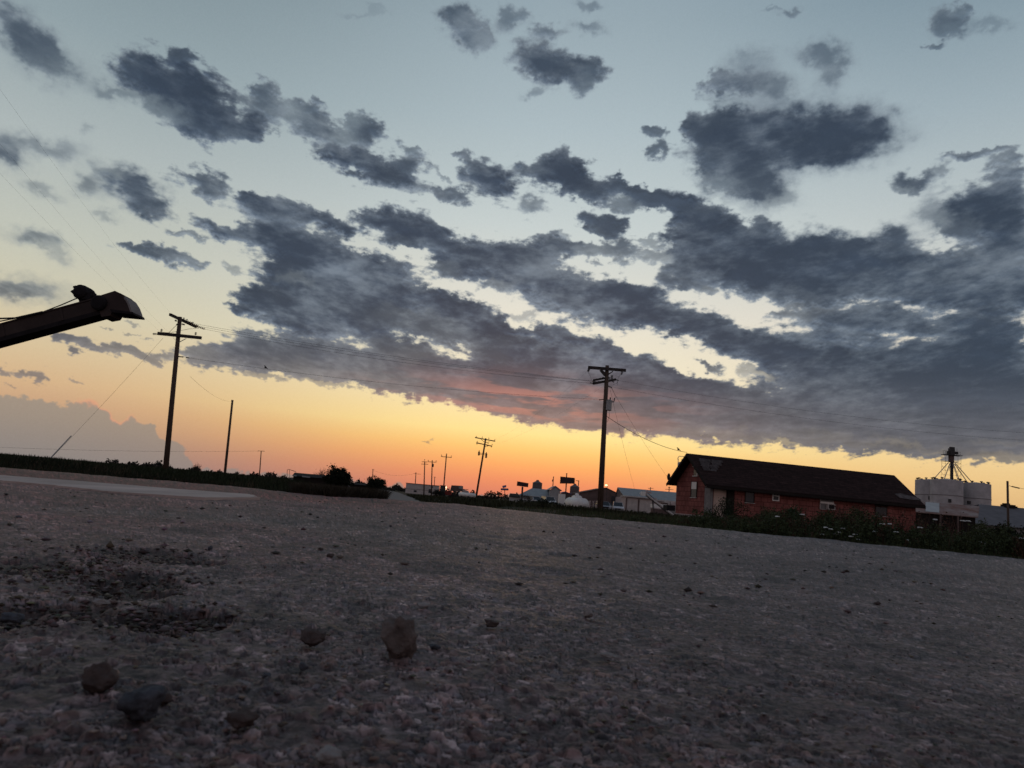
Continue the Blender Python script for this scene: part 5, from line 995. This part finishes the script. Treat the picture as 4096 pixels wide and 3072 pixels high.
m = MB(); m.box(T_(3806, 1806), (2.4, 2.2, 3.4)); m.box(T_(3808, 1796), (1.7, 1.7, 2)); m.box(T_(3808, 1790), (2.4, 1.1, .5)); m.box(T_(3795, 1811), (1.3, 1.3, 1.8)); m.box(T_(3824, 1812), (1.6, 1.3, 1.4)); m.tube([T_(3793, 1820), T_(3793, 1797)], .08, 5).tube([T_(3828, 1822), T_(3828, 1794)], .08, 5).tube([T_(3786, 1820), T_(3785, 1801)], .07, 5).build('headhouse', M['dsteel'], el_t)
m = MB(); m.bar(T_(3765, 1844), T_(3828, 1848), .7, .2); m.bar(T_(3800, 1846), T_(3843, 1854), .2, .16); m.build('lower_gallery', M['dsteel'], el_t)
for a, b, w_ in (((3794, 1850), (3736, 1915), .22), ((3799, 1854), (3776, 1920), .2), ((3802, 1856), (3796, 1880), .16), ((3814, 1855), (3838, 1923), .2), ((3818, 1855), (3870, 1930), .22), ((3821, 1853), (3889, 1931), .22), ((3812, 1858), (3824, 1895), .16), ((3824, 1895), (3832, 1922), .16)):
    MB().tube([T_(*a, -1), T_(*b, -3)], w_, 6).build('spout', M['steel'], el_t)
m = MB()
for x in (3768, 3783, 3832, 3844): m.tube([T_(x - 4 * (x < 3800), 1920, 2), T_(x, 1826, 2)], .07, 4)
for y in (1852, 1866, 1880, 1897, 1912): m.bar(T_(3766, y, 2), T_(3843, y + 7, 2), .09, .09)
for y in (1860, 1890): m.bar(T_(3767, y, 2), T_(3783, y + 24, 2), .07, .07); m.bar(T_(3832, y + 24, 2), T_(3844, y + 4, 2), .07, .07)
m.build('tower_frame', M['dsteel'], el_t)
# ---------------------------------------------------------------- sheds
def shed(name, label, ridge, eave, d, depth, wallm, roofm, wall_bottom=None, group='farm and yard sheds', gable='left'):
    """long shed with its roof slope and side wall facing us. ridge/eave: left and right sightings"""
    (rx0, ry0), (rx1, ry1) = ridge; (ex0, ey0), (ex1, ey1) = eave
    e0, e1 = W(ex0, ey0, d), W(ex1, ey1, d); r0, r1 = W(rx0, ry0, d + depth / 2), W(rx1, ry1, d + depth / 2)
    ze_, zr_ = (e0.z + e1.z) / 2, (r0.z + r1.z) / 2; z = zgf(e0.x, d)
    t = thing(name, label, 'shed', (e0.x, d, z), 0, group); X0, X1 = 0., e1.x - e0.x; q0, q1 = r0.x - e0.x, r1.x - e0.x
    he, hr = ze_ - z, zr_ - z
    MB().box(((X0 + X1) / 2, depth / 2, he / 2), (X1 - X0 - .3, depth - .3, he - .02)).build('wall', wallm, t)
    m = MB(); th = .12
    m.add([(X0, -.25, he), (X1, -.25, he), (q1, depth / 2, hr), (q0, depth / 2, hr), (X0, -.25, he - th), (X1, -.25, he - th), (q1, depth / 2, hr - th), (q0, depth / 2, hr - th)], [(0, 1, 2, 3), (7, 6, 5, 4), (0, 4, 5, 1), (1, 5, 6, 2), (2, 6, 7, 3), (3, 7, 4, 0)])
    m.build('roof', roofm, t)
    m = MB(); dd = depth + .25
    m.add([(X1, dd, he), (X0, dd, he), (q0, depth / 2, hr), (q1, depth / 2, hr), (X1, dd, he - th), (X0, dd, he - th), (q0, depth / 2, hr - th), (q1, depth / 2, hr - th)], [(0, 1, 2, 3), (7, 6, 5, 4), (0, 4, 5, 1), (1, 5, 6, 2), (2, 6, 7, 3), (3, 7, 4, 0)])
    m.build('roof', roofm, t)
    for x_, q_ in ((X0 + .2, q0 + .2), (X1 - .2, q1 - .2)):
        MB().add([(x_, .15, he - .05), (x_, depth - .15, he - .05), (q_, depth / 2, hr - .14)], [(0, 1, 2), (2, 1, 0)]).build('gable_panel', wallm, t)
    return t, X0, X1, he, hr
# pale metal shed with the gabled bay
t, X0, X1, he, hr = shed('metal_shed', 'pale metal shed behind the signs, left of the gabled shed', [(2128, 1954), (2208, 1958)], [(2074, 1978), (2212, 1994)], 185, 12, M['rtinw'], M['rtin'])
t, X0, X1, he, hr = shed('metal_shed', 'small flat dark-roofed lean-to at the left end of the pale metal shed', [(2040, 1978), (2074, 1971)], [(2036, 1985), (2080, 1988)], 182, 6, M['tinw'], M['darkwall'])
def gshed(label, peak, el, er, base, d, depth, wallm, roofm, name='gabled_shed', door=None):
    """shed with its gable end towards us"""
    a, b, p = W(*el, d), W(*er, d), W(*peak, d); z = zgf(a.x, d); he = (a.z + b.z) / 2 - z; w = b.x - a.x; c = p.x - a.x; hr = p.z - z
    t = thing(name, label, 'shed', (a.x, d, z), 0, 'farm and yard sheds')
    MB().prism([(.1, 0, 0), (w - .1, 0, 0), (w - .1, 0, he - .02), (c, 0, hr - .1), (.1, 0, he - .02)], (0, .15, 0)).build('gable_wall', wallm, t)
    MB().box((w / 2, depth / 2 + .08, he / 2 - .1), (w - .25, depth - .2, he - .1)).build('wall', wallm, t)
    for x0, x1 in ((-.25, c), (w + .25, c)):
        z0 = he - .05; m = MB(); m.prism([(x0, -.3, z0), (x1, -.3, hr), (x1, -.3, hr - .14), (x0, -.3, z0 - .14)][::1 if x0 < x1 else -1], (0, depth + .5, 0)); m.build('roof', roofm, t)
    if door:
        (u0, v0), (u1, v1) = door; q0, q1 = W(u0, v0, d) - Vector((a.x, d, z)), W(u1, v1, d) - Vector((a.x, d, z)); m = MB(); m.box(((q0.x + q1.x) / 2, -.04, q0.z / 2), (q1.x - q0.x, .06, q0.z)); m.build('door', M['dsteel'], t)
    return t
gshed('pale gabled shed with a sharp peak between the two grain bins', (2222, 1943), (2201, 1956), (2243, 1962), None, 182, 14, M['rtinw'], M['rtin'])
gshed('low shed with a bluish roof under the largest dark sign', (2262, 1966), (2243, 1971), (2284, 1975), None, 190, 8, M['barn'], M['blue'])
gshed('broad brown barn with a flat-topped gable behind the middle pole', (2425, 1950), (2316, 1973), (2500, 1984), None, 190, 22, M['barn'], M['barn'], 'barn', door=((2446, 1984), (2474, 2010)))
t, X0, X1, he, hr = shed('metal_shed', 'long building with a plain grey metal roof left of the red building', [(2470, 1947), (2722, 1973)], [(2497, 1984), (2728, 2010)], 172, 14, M['pinkw'], M['rtin'])
MB().box(((X0 + X1) / 2, -.28, he - .16), (X1 - X0, .06, .30)).build('fascia', M['dwhite'], t)
t, X0, X1, he, hr = shed('house', 'low dark house with a long flat roof at the left, beside the big tree', [(1178, 1890), (1330, 1904)], [(1170, 1903), (1335, 1916)], 165, 7, M['darkwall'], M['black'])
for a, b in (((1208, 1905), (1240, 1909)), ((1170, 1901), (1186, 1903)), ((1155, 1914), (1172, 1917))):
    p, q = local(t, W(*a, 164.6)), local(t, W(*b, 164.6)); MB().bar(p, q, .10, .28).build('roof_panel', M['tin'], t)
t, X0, X1, he, hr = shed('metal_shed', 'long low dark shed between the big tree and the dome-shaped tree', [(1402, 1930), (1480, 1937)], [(1400, 1936), (1482, 1943)], 185, 6, M['darkwall'], M['black'])
p = W(1393, 1953, 160); z = zgf(p.x, p.y); MB(Vector((p.x, p.y, z))).box((p.x, p.y, z + .9), (.7, .5, 1.7)).box((p.x, p.y - .02, z + 1.8), (.8, .6, .1)).box((p.x, p.y - .26, z + .9), (.5, .04, 1.2)).build('utility_cabinet', M['tin'], label='small grey cabinet at the foot of the big dark tree', cat='cabinet')
# pipe frame left of the house
t = thing('pipe_gate', 'thin pipe goalpost frame left of the dark house', 'pipe frame', W(1150, 1915, 155)); z0 = zgf(t.location.x, 155)
m = MB(); pts = [(1148, 1912), (1149, 1879), (1153, 1877), (1182, 1886), (1184, 1890)]; m.tube([local(t, W(x, y, 155)) for x, y in pts], .05, 6); m.tube([local(t, W(1159, 1912, 155)), local(t, W(1158, 1880, 155))], .04, 6); m.build('pipe_frame', M['dsteel'], t)
# white trailer house
a, b = W(1622, 1960, 240), W(1752, 1970, 240); z = zgf(a.x, 240); zt = W(1624, 1934, 240).z - z; zt2 = W(1752, 1942, 240).z - z; w = b.x - a.x
t = thing('trailer_house', 'long white trailer house at the far side of the road', 'trailer house', (a.x, 240, z)); hh = (zt + zt2) / 2
MB().box((w / 2, 1.8, hh / 2 + .15), (w, 3.6, hh - .3)).build('wall', M['dwhite'], t); MB().box((w / 2, 1.8, hh + .06), (w + .3, 3.9, .12)).build('roof', M['red'], t)
MB().box((w / 2, -.02, hh * .5), (w + .02, .06, .10)).build('trim_strip', M['barn'], t); MB().box((w * .3, -.02, hh * .32), (.9, .05, .6)).build('window', M['glass'], t); MB().box((w * .75, -.02, hh * .45), (.9, .05, 1.2)).build('window', M['glass'], t)
MB().box((w * .8, -.04, hh - .45), (.5, .06, .5)).build('window', M['glass'], t)
# rust-roofed open shed and the big grey roof at the right
t, X0, X1, he, hr = shed('open_shed', 'long open shed with a patchy rust-red roof in front of the elevator', [(3640, 2002), (3918, 2024)], [(3640, 2044), (3908, 2068)], 108, 9, M['darkwall'], M['rust'])
for px_ in (3763, 3833): x_ = local(t, W(px_, 2080, 107.8)).x; MB().box((x_, -.1, he / 2), (.20, .2, he)).build('post', M['barn'], t)
MB().box((local(t, W(3725, 2040, 108)).x, 1.5, (he + hr) / 2 - .32), (2.0, 3.6, .06), ax=None).build('roof_sheet', M['tin'], t)
bpy.data.objects.remove([c for c in t.children if c.name.startswith('roof_sheet')][0])
p4 = [(3702, 2009), (3757, 2014), (3757, 2052), (3702, 2047)]
def on_slope(px_, py_): # roof slope of the open shed
    q = Vector((t.location.x, t.location.y - .25, t.location.z + he)); n = Vector((0, -(hr - he), 4.75)).normalized(); r = ray(px_, py_); k = (q - Vector((0, 0, CAM_H))).dot(n) / r.dot(n); return local(t, Vector((0, 0, CAM_H)) + r * k + n * .03)
MB().prism([on_slope(*q) for q in p4], (0, -.01, .04)).build('roof_sheet', M['tinw'], t)
t, X0, X1, he, hr = shed('metal_shed', 'big low building with a dull grey roof at the right edge', [(3915, 2018), (4330, 2052)], [(3895, 2092), (4400, 2140)], 116, 16, M['grayc'], mat('dull_grey_roof', (.135, .13, .14), .9, .2, .8, .05))
p = W(4032, 2024, 124); MB(p).box(p + Vector((0, 0, -.05)), (1.5, 1.5, .5)).box(p + Vector((-.3, 0, .3)), (.8, .8, .2)).box(p + Vector((.9, 0, -.12)), (.8, .8, .3)).build('roof_unit', M['darkwall'], label='dark boxy unit on the ridge of the grey roof at the right', cat='roof unit')
# block of two big pale doors
a, b = W(2500, 2046, 140), W(2616, 2056, 140); z = zgf(a.x, 140); w = b.x - a.x; h0 = W(2500, 1985, 140).z - z; h1 = W(2616, 1997, 140).z - z; hh = (h0 + h1) / 2
t = thing('garage', 'flat-roofed pale garage with two big doors left of the red building', 'garage', (a.x, 140, z))
MB().box((w / 2, 2.6, hh / 2), (w, 5, hh)).build('wall', M['pinkw'], t); MB().box((w / 2, 2.4, hh + .08), (w + .5, 5.8, .2)).build('roof_fascia', M['dwhite'], t)
for x0, x1 in ((2508, 2549), (2557, 2607)):
    q0, q1 = W(x0, 2040, 140).x - a.x, W(x1, 2040, 140).x - a.x; dr = MB().box(((q0 + q1) / 2, .05, hh * .46), (q1 - q0, .08, hh * .90)).build('door', M['dwhite'], t)
    m = MB(); [m.box(((q0 + q1) / 2, .0, hh * (.15 + .2 * k)), (q1 - q0, .03, .02)) for k in range(4)]; m.build('panel_joint', M['pinkw'], dr)
for x0 in (2503, 2553, 2611): q0 = W(x0, 2040, 140).x - a.x; MB().box((q0, .04, hh * .46), (.16, .12, hh * .92)).build('post', M['barn'], t)
MB().box((w / 2, .02, .16), (w - .2, .16, .32)).build('kick_board', M['red'], t)
# ---------------------------------------------------------------- grain bins near the signs
def bin_(label, pc, w_, ytop, yeave, d, leg=False):
    c = W(pc, yeave, d); z = zgf(c.x, d); r_ = w_ / 2 / FOC * d; he = c.z - z; ht = W(pc, ytop, d).z - z
    t = thing('grain_bin', label, 'grain bin', (c.x, d, z), 0, 'small round grain bins'); zb = he - r_ * 2.3 if leg else 0
    MB().lathe(([(.2, zb - r_ * .9)] if leg else []) + [(r_, zb), (r_, he)], n=24).build('bin_body', M['tinb'], t)
    MB().lathe([(r_ * 1.06, he), (r_ * 1.06, he + .05), (r_ * .30, ht), (r_ * .30, ht + .22), (r_ * .1, ht + .3)], n=24).build('bin_roof', M['tinb'], t)
    m = MB(); [m.lathe([(r_, zb + k * (he - zb) / 5 - .04), (r_ + .04, zb + k * (he - zb) / 5), (r_, zb + k * (he - zb) / 5 + .04)], n=24) for k in range(1, 5)]; m.build('hoop', M['tinb'], t)
    if leg:
        for k in range(4): a = R(45 + 90 * k); MB().tube([(r_ * .95 * math.cos(a), r_ * .95 * math.sin(a), 0), (r_ * .95 * math.cos(a), r_ * .95 * math.sin(a), zb + .2)], .09, 6).build('leg', M['dsteel'], t)
M['tinb'] = mat('weathered_bin_metal', (.13, .11, .11), .6, .2, 1, .05)
bin_('left grain bin with a cone roof, behind the pale metal shed', 2150, 38, 1924, 1933, 215)
bin_('right grain bin on legs beside the largest sign', 2299, 37, 1939, 1949, 215, True)
# ---------------------------------------------------------------- signs on posts
def sign(label, corners, post, d, pw, name='road_sign', extra=None):
    ps = [W(x, y, d) for x, y in corners]; c = sum(ps, Vector()) / 4; pb = W(*post[1], d); z = zgf(pb.x, d)
    t = thing(name, label, 'sign', (pb.x, d, z), 0, 'signs on posts')
    bx = MB().prism([local(t, p) - Vector((0, .25, 0)) for p in ps][::-1], (0, .5, 0)).build('sign_box', M['black'], t)
    inn = [local(t, c + (p - c) * .88) - Vector((0, .27, 0)) for p in ps]; MB().prism(inn[::-1], (0, .03, 0)).build('sign_face', M['signf'], bx)
    tp = W(*post[0], d); MB().tube([local(t, Vector((pb.x, d, z - .1))), local(t, tp)], pw, 8).build('post', M['dsteel'], t); return t
M['signf'] = mat('dark_sign_face', (.035, .018, .02), .5, .4, .8, 0)
sign('second largest dark box sign on a thick post, left of the left grain bin', [(2069, 1925), (2114, 1933), (2112, 1949), (2067, 1943)], ((2090, 1947), (2088, 2000)), 118, .14)
sign('largest dark box sign on a thin post, between the two grain bins', [(2242, 1906), (2299, 1912), (2298, 1935), (2240, 1934)], ((2266, 1935), (2262, 2010)), 118, .055)
t = sign('smallest sign, bluish and in two tilted tiers, left of the other signs', [(2003, 1953), (2034, 1954), (2034, 1962), (2003, 1961)], ((2019, 1960), (2021, 1992)), 140, .06)
M['sblue'] = mat('small_sign_blue', (.16, .15, .32), .5, .35, 3, 0)
up = MB().prism([local(t, W(x, y, 140)) - Vector((0, .2, 0)) for x, y in [(2010, 1943), (2025, 1940), (2025, 1949), (2020, 1950), (2012, 1953), (2009, 1947)]][::-1], (0, .4, 0)).build('upper_panel', M['sblue'], t)
lo_ = MB().prism([local(t, W(x, y, 140)) - Vector((0, .29, 0)) for x, y in [(2005, 1955), (2032, 1956), (2032, 1960), (2005, 1959)]][::-1], (0, .02, 0)).build('lower_panel', M['sblue'], t)
# yard light
p = W(2425, 1941, 138); b = W(2423, 2035, 138); z = zgf(b.x, 138); t = thing('yard_light', 'lit yard light glowing above the brown barn roof', 'yard light', (b.x, 138, z))
MB().tube([(0, 0, 0), local(t, Vector((b.x, 138, p.z - .1)))], .045, 6).tube([local(t, Vector((b.x, 138, p.z - .15))), local(t, p) + Vector((0, 0, -.1))], .035, 6).build('lamp_post', M['dsteel'], t)
MB().lathe([(.04, -.13), (.17, -.10), (.24, -.02), (.22, .06), (.12, .12), (.03, .14)], local(t, p), 14).build('lamp', M['lamp'], t, True)
# ---------------------------------------------------------------- propane tanks
def ptank(label, end_px, back_px, d, r, dome=True, m='white'):
    a = W(*end_px, d); b = W(*back_px, d + 3.2); b.z = a.z; z = zgf(a.x, d); t = thing('propane_tank', label, 'propane tank', (a.x, a.y, z), 0, 'white propane tanks')
    ax = (b - a).normalized(); l = (b - a).length; pts = []; rs = []
    for k in range(7): q = R(90 * k / 6); pts.append(a + ax * (r * .6 * (1 - math.sin(q)))); rs.append(max(.02, r * math.cos(R(90) - q) if k else .02))
    pts2 = [a + b - p for p in pts][::-1]
    MB().tube([local(t, p) for p in pts + pts2], rs + rs[::-1], 24).build('tank_shell', M[m], t, True)
    for q in (.25, .75): c = local(t, a.lerp(b, q)); MB().box((c.x, c.y, (c.z - r) / 2 + .05), (.9, .2, max(.2, c.z - r + .2))).build('saddle', M['dsteel'], t)
    if dome: c = local(t, a.lerp(b, .5)); MB().lathe([(.26, r - .05), (.26, r + .12), (.20, r + .24), (.05, r + .28)], c, 14).build('valve_dome', M[m], t, True)
ptank('big white propane tank seen end on, at the foot of the middle pole', (2335, 2017), (2278, 2012), 74, .56, dome=False)
ptank('smaller white tank showing above the big propane tank', (2318, 1994), (2296, 1990), 96, .36)
ptank('small white tank lying by the foot of the leaning pole', (1897, 1982), (1840, 1978), 118, .32, dome=False)
# ---------------------------------------------------------------- vehicles
def vehicle(label, px_, d, kind, paint, group='vehicles parked in the yard', face=1, rz=0., s=1.):
    p = W(px_, 2020, d); z = zgf(p.x, d); names = dict(pickup='pickup_truck', suv='parked_suv', van='parked_van')
    t = thing(names[kind], label, {'pickup': 'pickup truck', 'suv': 'car', 'van': 'van'}[kind], (p.x, d, z), rz, group)
    w = 1.9 * s; 
    # profile along the vehicle (y: 0 front ... length), heights
    if kind == 'suv': body = [(0, .45), (0, .95), (.15, 1.08), (1.15, 1.18), (4.6, 1.18), (4.7, .9), (4.7, .45)]; cabp = [(1.15, 1.16), (1.75, 1.72), (2.0, 1.80), (4.3, 1.80), (4.6, 1.16)]
    elif kind == 'pickup': body = [(0, .55), (0, 1.0), (.12, 1.15), (1.3, 1.25), (5.5, 1.25), (5.6, 1.1), (5.6, .55)]; cabp = [(1.3, 1.23), (1.85, 1.82), (2.1, 1.90), (3.3, 1.90), (3.5, 1.23)]
    else: body = [(0, .45), (0, 1.05), (.2, 1.2), (.8, 1.35), (5.0, 1.35), (5.1, 1.2), (5.1, .45)]; cabp = [(.8, 1.33), (1.4, 1.95), (1.7, 2.08), (4.95, 2.08), (5.05, 1.33)]
    mb = MB(); mb.prism([(-w / 2 * s, y * s, h * s) for y, h in body], (w, 0, 0)); bd = mb.build('body', paint, t)
    m = MB(); n = len(cabp); vs = []
    for sx in (-1, 1):
        for y, h in cabp: k = 1 if h < 1.4 else .84; vs.append((sx * w / 2 * .98 * k, y * s, h * s))
    m.add(vs, [tuple(range(n)), tuple(range(2 * n - 1, n - 1, -1))] + [((i + 1) % n, i, n + i, n + (i + 1) % n) for i in range(n)]); cb = m.build('cab', M['glass'], t)
    yr = [q for q in cabp if q[1] > 1.7]; m = MB(); m.box((0, (yr[1][0] + yr[-1][0]) / 2 * s, yr[1][1] * s + .02), (w * .82, (yr[-1][0] - yr[1][0]) * s + .15, .07)); m.build('roof', paint, t)
    for sx in (-1, 1):
        m = MB(); m.bar((sx * w * .48, cabp[0][0] * s - .02, cabp[0][1] * s), (sx * w * .41, cabp[1][0] * s - .02, cabp[1][1] * s), .07, .05); m.build('pillar', paint, t)
        MB().box((sx * w * .36, -.02, .88 * s), (w * .2, .08, .17)).build('headlight', M['steel'], t)
        for yy in (.95, body[-1][0] - 1.0):
            wh = MB().lathe([(.18, -.1), (.33, -.11), (.36, -.06), (.36, .06), (.33, .11), (.18, .1)], (sx * (w / 2 - .10), yy * s, .36), 18, 'X').build('wheel', M['tyre'], t)
            MB().lathe([(.03, -.115), (.17, -.10), (.17, .10), (.03, .115)], (sx * (w / 2 - .10), yy * s, .36), 12, 'X').build('rim', M['steel'], wh)
    MB().box((0, -.03, .86 * s), (w * .5, .06, .22)).build('grille', M['black'], t); MB().box((0, -.10, .55 * s), (w * .98, .2, .2)).build('bumper', M['dsteel'] if kind != 'pickup' else M['steel'], t)
    for sx in (-1, 1): MB().box((sx * (w / 2 + .10), 1.5 * s, 1.25 * s), (.18, .12, .18)).build('wing_mirror', paint, t)
    return t
M['carw'] = mat('white_car_paint', (.50, .50, .52), .25, .05, 3, 0); M['cart'] = mat('grey_car_paint', (.22, .23, .26), .25, .05, 3, 0); M['card'] = mat('dark_car_paint', (.03, .035, .045), .25, .05, 3, 0)
vehicle('silver car facing us close to the right of the middle pole', 2424, 128, 'suv', M['cart'], rz=.06)
vehicle('white van standing between the silver car and the pale garage', 2474, 132, 'van', M['carw'], rz=-.1, s=.94)
vehicle('dark pickup parked behind the silver car', 2446, 146, 'pickup', M['card'], rz=.35)
vehicle('white pickup parked in front of the pale metal shed, left one', 2163, 150, 'pickup', M['carw'], rz=.5)
vehicle('white-roofed van parked in front of the gabled shed', 2206, 146, 'van', M['carw'], rz=.2)
# white box behind the largest sign
p = W(2249, 2004, 150); z = zgf(p.x, 150); zt = W(2249, 1976, 150).z - z; t = thing('box_trailer', 'small white box trailer behind the post of the largest sign', 'trailer', (p.x, 150, z))
MB().box((0, 1.4, zt / 2 + .2), (1.2, 2.8, zt - .4)).build('trailer_box', M['white'], t)
for sx in (-1, 1): MB().lathe([(.2, -.08), (.3, -.08), (.3, .08), (.2, .08)], (sx * .62, 1.4, .3), 14, 'X').build('wheel', M['tyre'], t)
# pallets left of the middle pole
p = W(2371, 2036, 112); z = zgf(p.x, 112); t = thing('pallet_stack', 'weathered stack of crates and boards just left of the middle pole', 'pallet stack', (p.x, 112, z))
for k in range(5):
    m = MB(); zz = .32 * k; [m.box((random.uniform(-.03, .03), q, zz + .27), (1.15, .10, .03)) for q in (-.5, -.25, 0, .25, .5)]; [m.box((q, 0, zz + .12), (.10, 1.1, .24)) for q in (-.5, 0, .5)]; m.build('pallet', M['pinkw'], t)
# auger conveyor leaning up right of the garage
d = 112; b0 = W(2645, 2022, d); t = thing('grain_auger', 'white-headed grain auger leaning up to the left beside the garage', 'grain auger', (b0.x, d, zgf(b0.x, d)))
a1, a2 = local(t, W(2580, 1974, d)), local(t, W(2642, 2022, d)); ex = (a1 - a2); lo2 = a2 - ex * (a2.z / ex.z) * .95
MB().tube([lo2, a2, a1], .16, 10).build('auger_tube', M['dwhite'], t); MB().bar(lo2 + Vector((0, 0, -.26)), a1 + Vector((.1, 0, -.24)), .10, .12).build('auger_truss', M['black'], t); MB().bar(a2 + Vector((-.2, 0, .28)), a1 + Vector((.2, 0, .24)), .06, .07).build('drive_shaft', M['black'], t)
MB().box(a1 + Vector((-.25, 0, -.05)), (.6, .5, .62)).rock(a1 + Vector((-.5, 0, -.05)), .3, 2, (1, .8, 1.1), .2).build('auger_head', M['white'], t); MB().box(a1 + Vector((.45, 0, .18)), (.9, .4, .25)).rock(a1 + Vector((.2, 0, .3)), .22, 9, (1.3, .8, .8), .3).build('motor', M['pinkw'], t)
MB().tube([a2 * .5 + a1 * .5 + Vector((0, -.2, 0)), Vector((a1.x * .4, -.6, 0))], .05, 6).tube([a2 * .5 + a1 * .5 + Vector((0, .2, 0)), Vector((a1.x * .4, .6, 0))], .05, 6).build('leg', M['dsteel'], t)
# wagon with white sides, brown crate and dark trailer by the red building
def boxy(name, label, cat, pts, d, depth, m, parts=(), group=None):
    ps = [W(x, y, d) for x, y in pts]; x0 = min(p.x for p in ps); z = zgf(ps[0].x, d); t = thing(name, label, cat, (x0, d, z), 0, group)
    mb = MB(); mb.prism([local(t, p) for p in ps][::-1], (0, depth, 0)); mb.build(parts[0] if parts else 'body', m, t); return t
t = boxy('grain_wagon', 'white-sided grain wagon behind the auger foot', 'wagon', [(2612, 2016), (2667, 2018), (2655, 2035), (2612, 2030)], 120, 2.2, M['white'], ('hopper',))
for x in (.5, 1.5): 
    for y in (.2, 2.0): MB().lathe([(.2, -.1), (.34, -.1), (.34, .1), (.2, .1)], (x, y, .34), 14, 'Y').build('wheel', M['tyre'], t)
MB().box((1.0, 1.1, .5), (1.9, 1.6, .12)).build('chassis', M['dsteel'], t)
t = boxy('wooden_crate', 'brown boxy crate on the ground in front of the white wagon', 'crate', [(2610, 2033), (2662, 2040), (2662, 2052), (2610, 2052)], 112, 1.4, M['barn'], ('crate_box',)); m = MB(); [m.box((.95, -.02, .12 + k * .2), (1.8, .04, .05)) for k in range(3)]; m.build('slat', M['wood'], t)
t = boxy('flatbed_trailer', 'black trailer with a pale underside left of the red building wall', 'trailer', [(2668, 2020), (2722, 2023), (2722, 2046), (2668, 2042)], 100, 2.4, M['black'], ('trailer_box',))
m = MB(); m.bar((-.1, -.05, .42), (1.9, -.05, .36), .1, .14); m.build('side_rail', M['white'], t)
for x in (.35, 1.2): MB().lathe([(.2, -.1), (.3, -.1), (.3, .1), (.2, .1)], (x, .1, .3), 14, 'Y').build('wheel', M['tyre'], t)
d = 128; p = W(2668, 2012, d); z = zgf(p.x, d); t = thing('farm_machine', 'clutter of pale machinery above the black trailer', 'farm machine', (p.x, d, z)); h = p.z - z
MB().box((-.4, 0, h * .5), (.9, 1, h)).build('engine_box', M['barn'], t); MB().lathe([(.1, -.3), (.42, -.25), (.42, .25), (.1, .3)], (0.0, 0, h + .05), 14, 'Y').build('drum', M['dwhite'], t); MB().lathe([(.1, -.3), (.36, -.25), (.36, .25), (.1, .3)], (.95, 0, h - .1), 14, 'Y').build('drum', M['pinkw'], t); MB().bar((-.8, 0, h + .1), (1.6, 0, h - .1), .1, .08).build('rail', M['dwhite'], t); MB().box((.8, 0, h * .4), (1.2, 1, h * .75)).build('tool_box', M['grayc'], t)
# tractor and loader machine by the far road
d = 165; p = W(1778, 1972, d); z = zgf(p.x, d); h = W(1775, 1940, d).z - z
t = thing('tractor', 'dark tractor with a square cab just right of the trailer house', 'tractor', (p.x, d, z))
MB().box((-.35, 0, h * .72), (1.15, 1.3, h * .42)).build('cab', M['glass'], t); MB().box((-.35, 0, h * .95), (1.4, 1.5, .12)).build('cab_roof', M['red'], t); MB().prism([(.1, -.4, h * .28), (1.5, -.4, h * .28), (1.5, -.4, h * .5), (1.3, -.4, h * .58), (.1, -.4, h * .58)], (0, .8, 0)).build('bonnet', M['red'], t)
for x, r_, y in ((-.5, .72, -.8), (-.5, .72, .8), (1.2, .42, -.6), (1.2, .42, .6)): MB().lathe([(r_ * .5, -.18), (r_ * .93, -.2), (r_, -.12), (r_, .12), (r_ * .93, .2), (r_ * .5, .18)], (x, y, r_), 20, 'Y').build('wheel', M['tyre'], t)
MB().tube([(.9, 0, h * .55), (.9, 0, h * .9)], .05, 6).build('exhaust', M['dsteel'], t)
d = 165; a = W(1804, 1982, d); z = zgf(a.x, d); P_ = lambda x, y: W(x, y, d) - Vector((a.x, d, z))
t = thing('harvester', 'dark harvester with a pale top and a sloping front, right of the tractor', 'harvester', (a.x, d, z))
MB().prism([P_(1803, 1964), P_(1850, 1966), P_(1850, 1944), (P_(1846, 1943)), P_(1806, 1941), P_(1802, 1955)], (0, 2.6, 0)).build('body', M['barn'], t)
MB().prism([P_(1834, 1954), P_(1851, 1957), P_(1849, 1944), P_(1836, 1943)], (0, -.06, 0)).build('side_panel', M['tin'], t)
MB().prism([P_(1848, 1974), P_(1876, 1976), P_(1873, 1964), P_(1850, 1956)], (0, 2.2, 0)).build('feeder', M['pinkw'], t); MB().bar(P_(1852, 1957), P_(1874, 1958), .1, .1).build('unloading_tube', M['dsteel'], t)
for x, y, r_ in ((1812, 0, .55), (1838, 0, .7), (1812, 2.4, .55), (1838, 2.4, .7)): c = P_(x, 1975); MB().lathe([(r_ * .5, -.2), (r_, -.18), (r_, .18), (r_ * .5, .2)], (c.x, y, r_), 18, 'Y').build('wheel', M['tyre'], t)
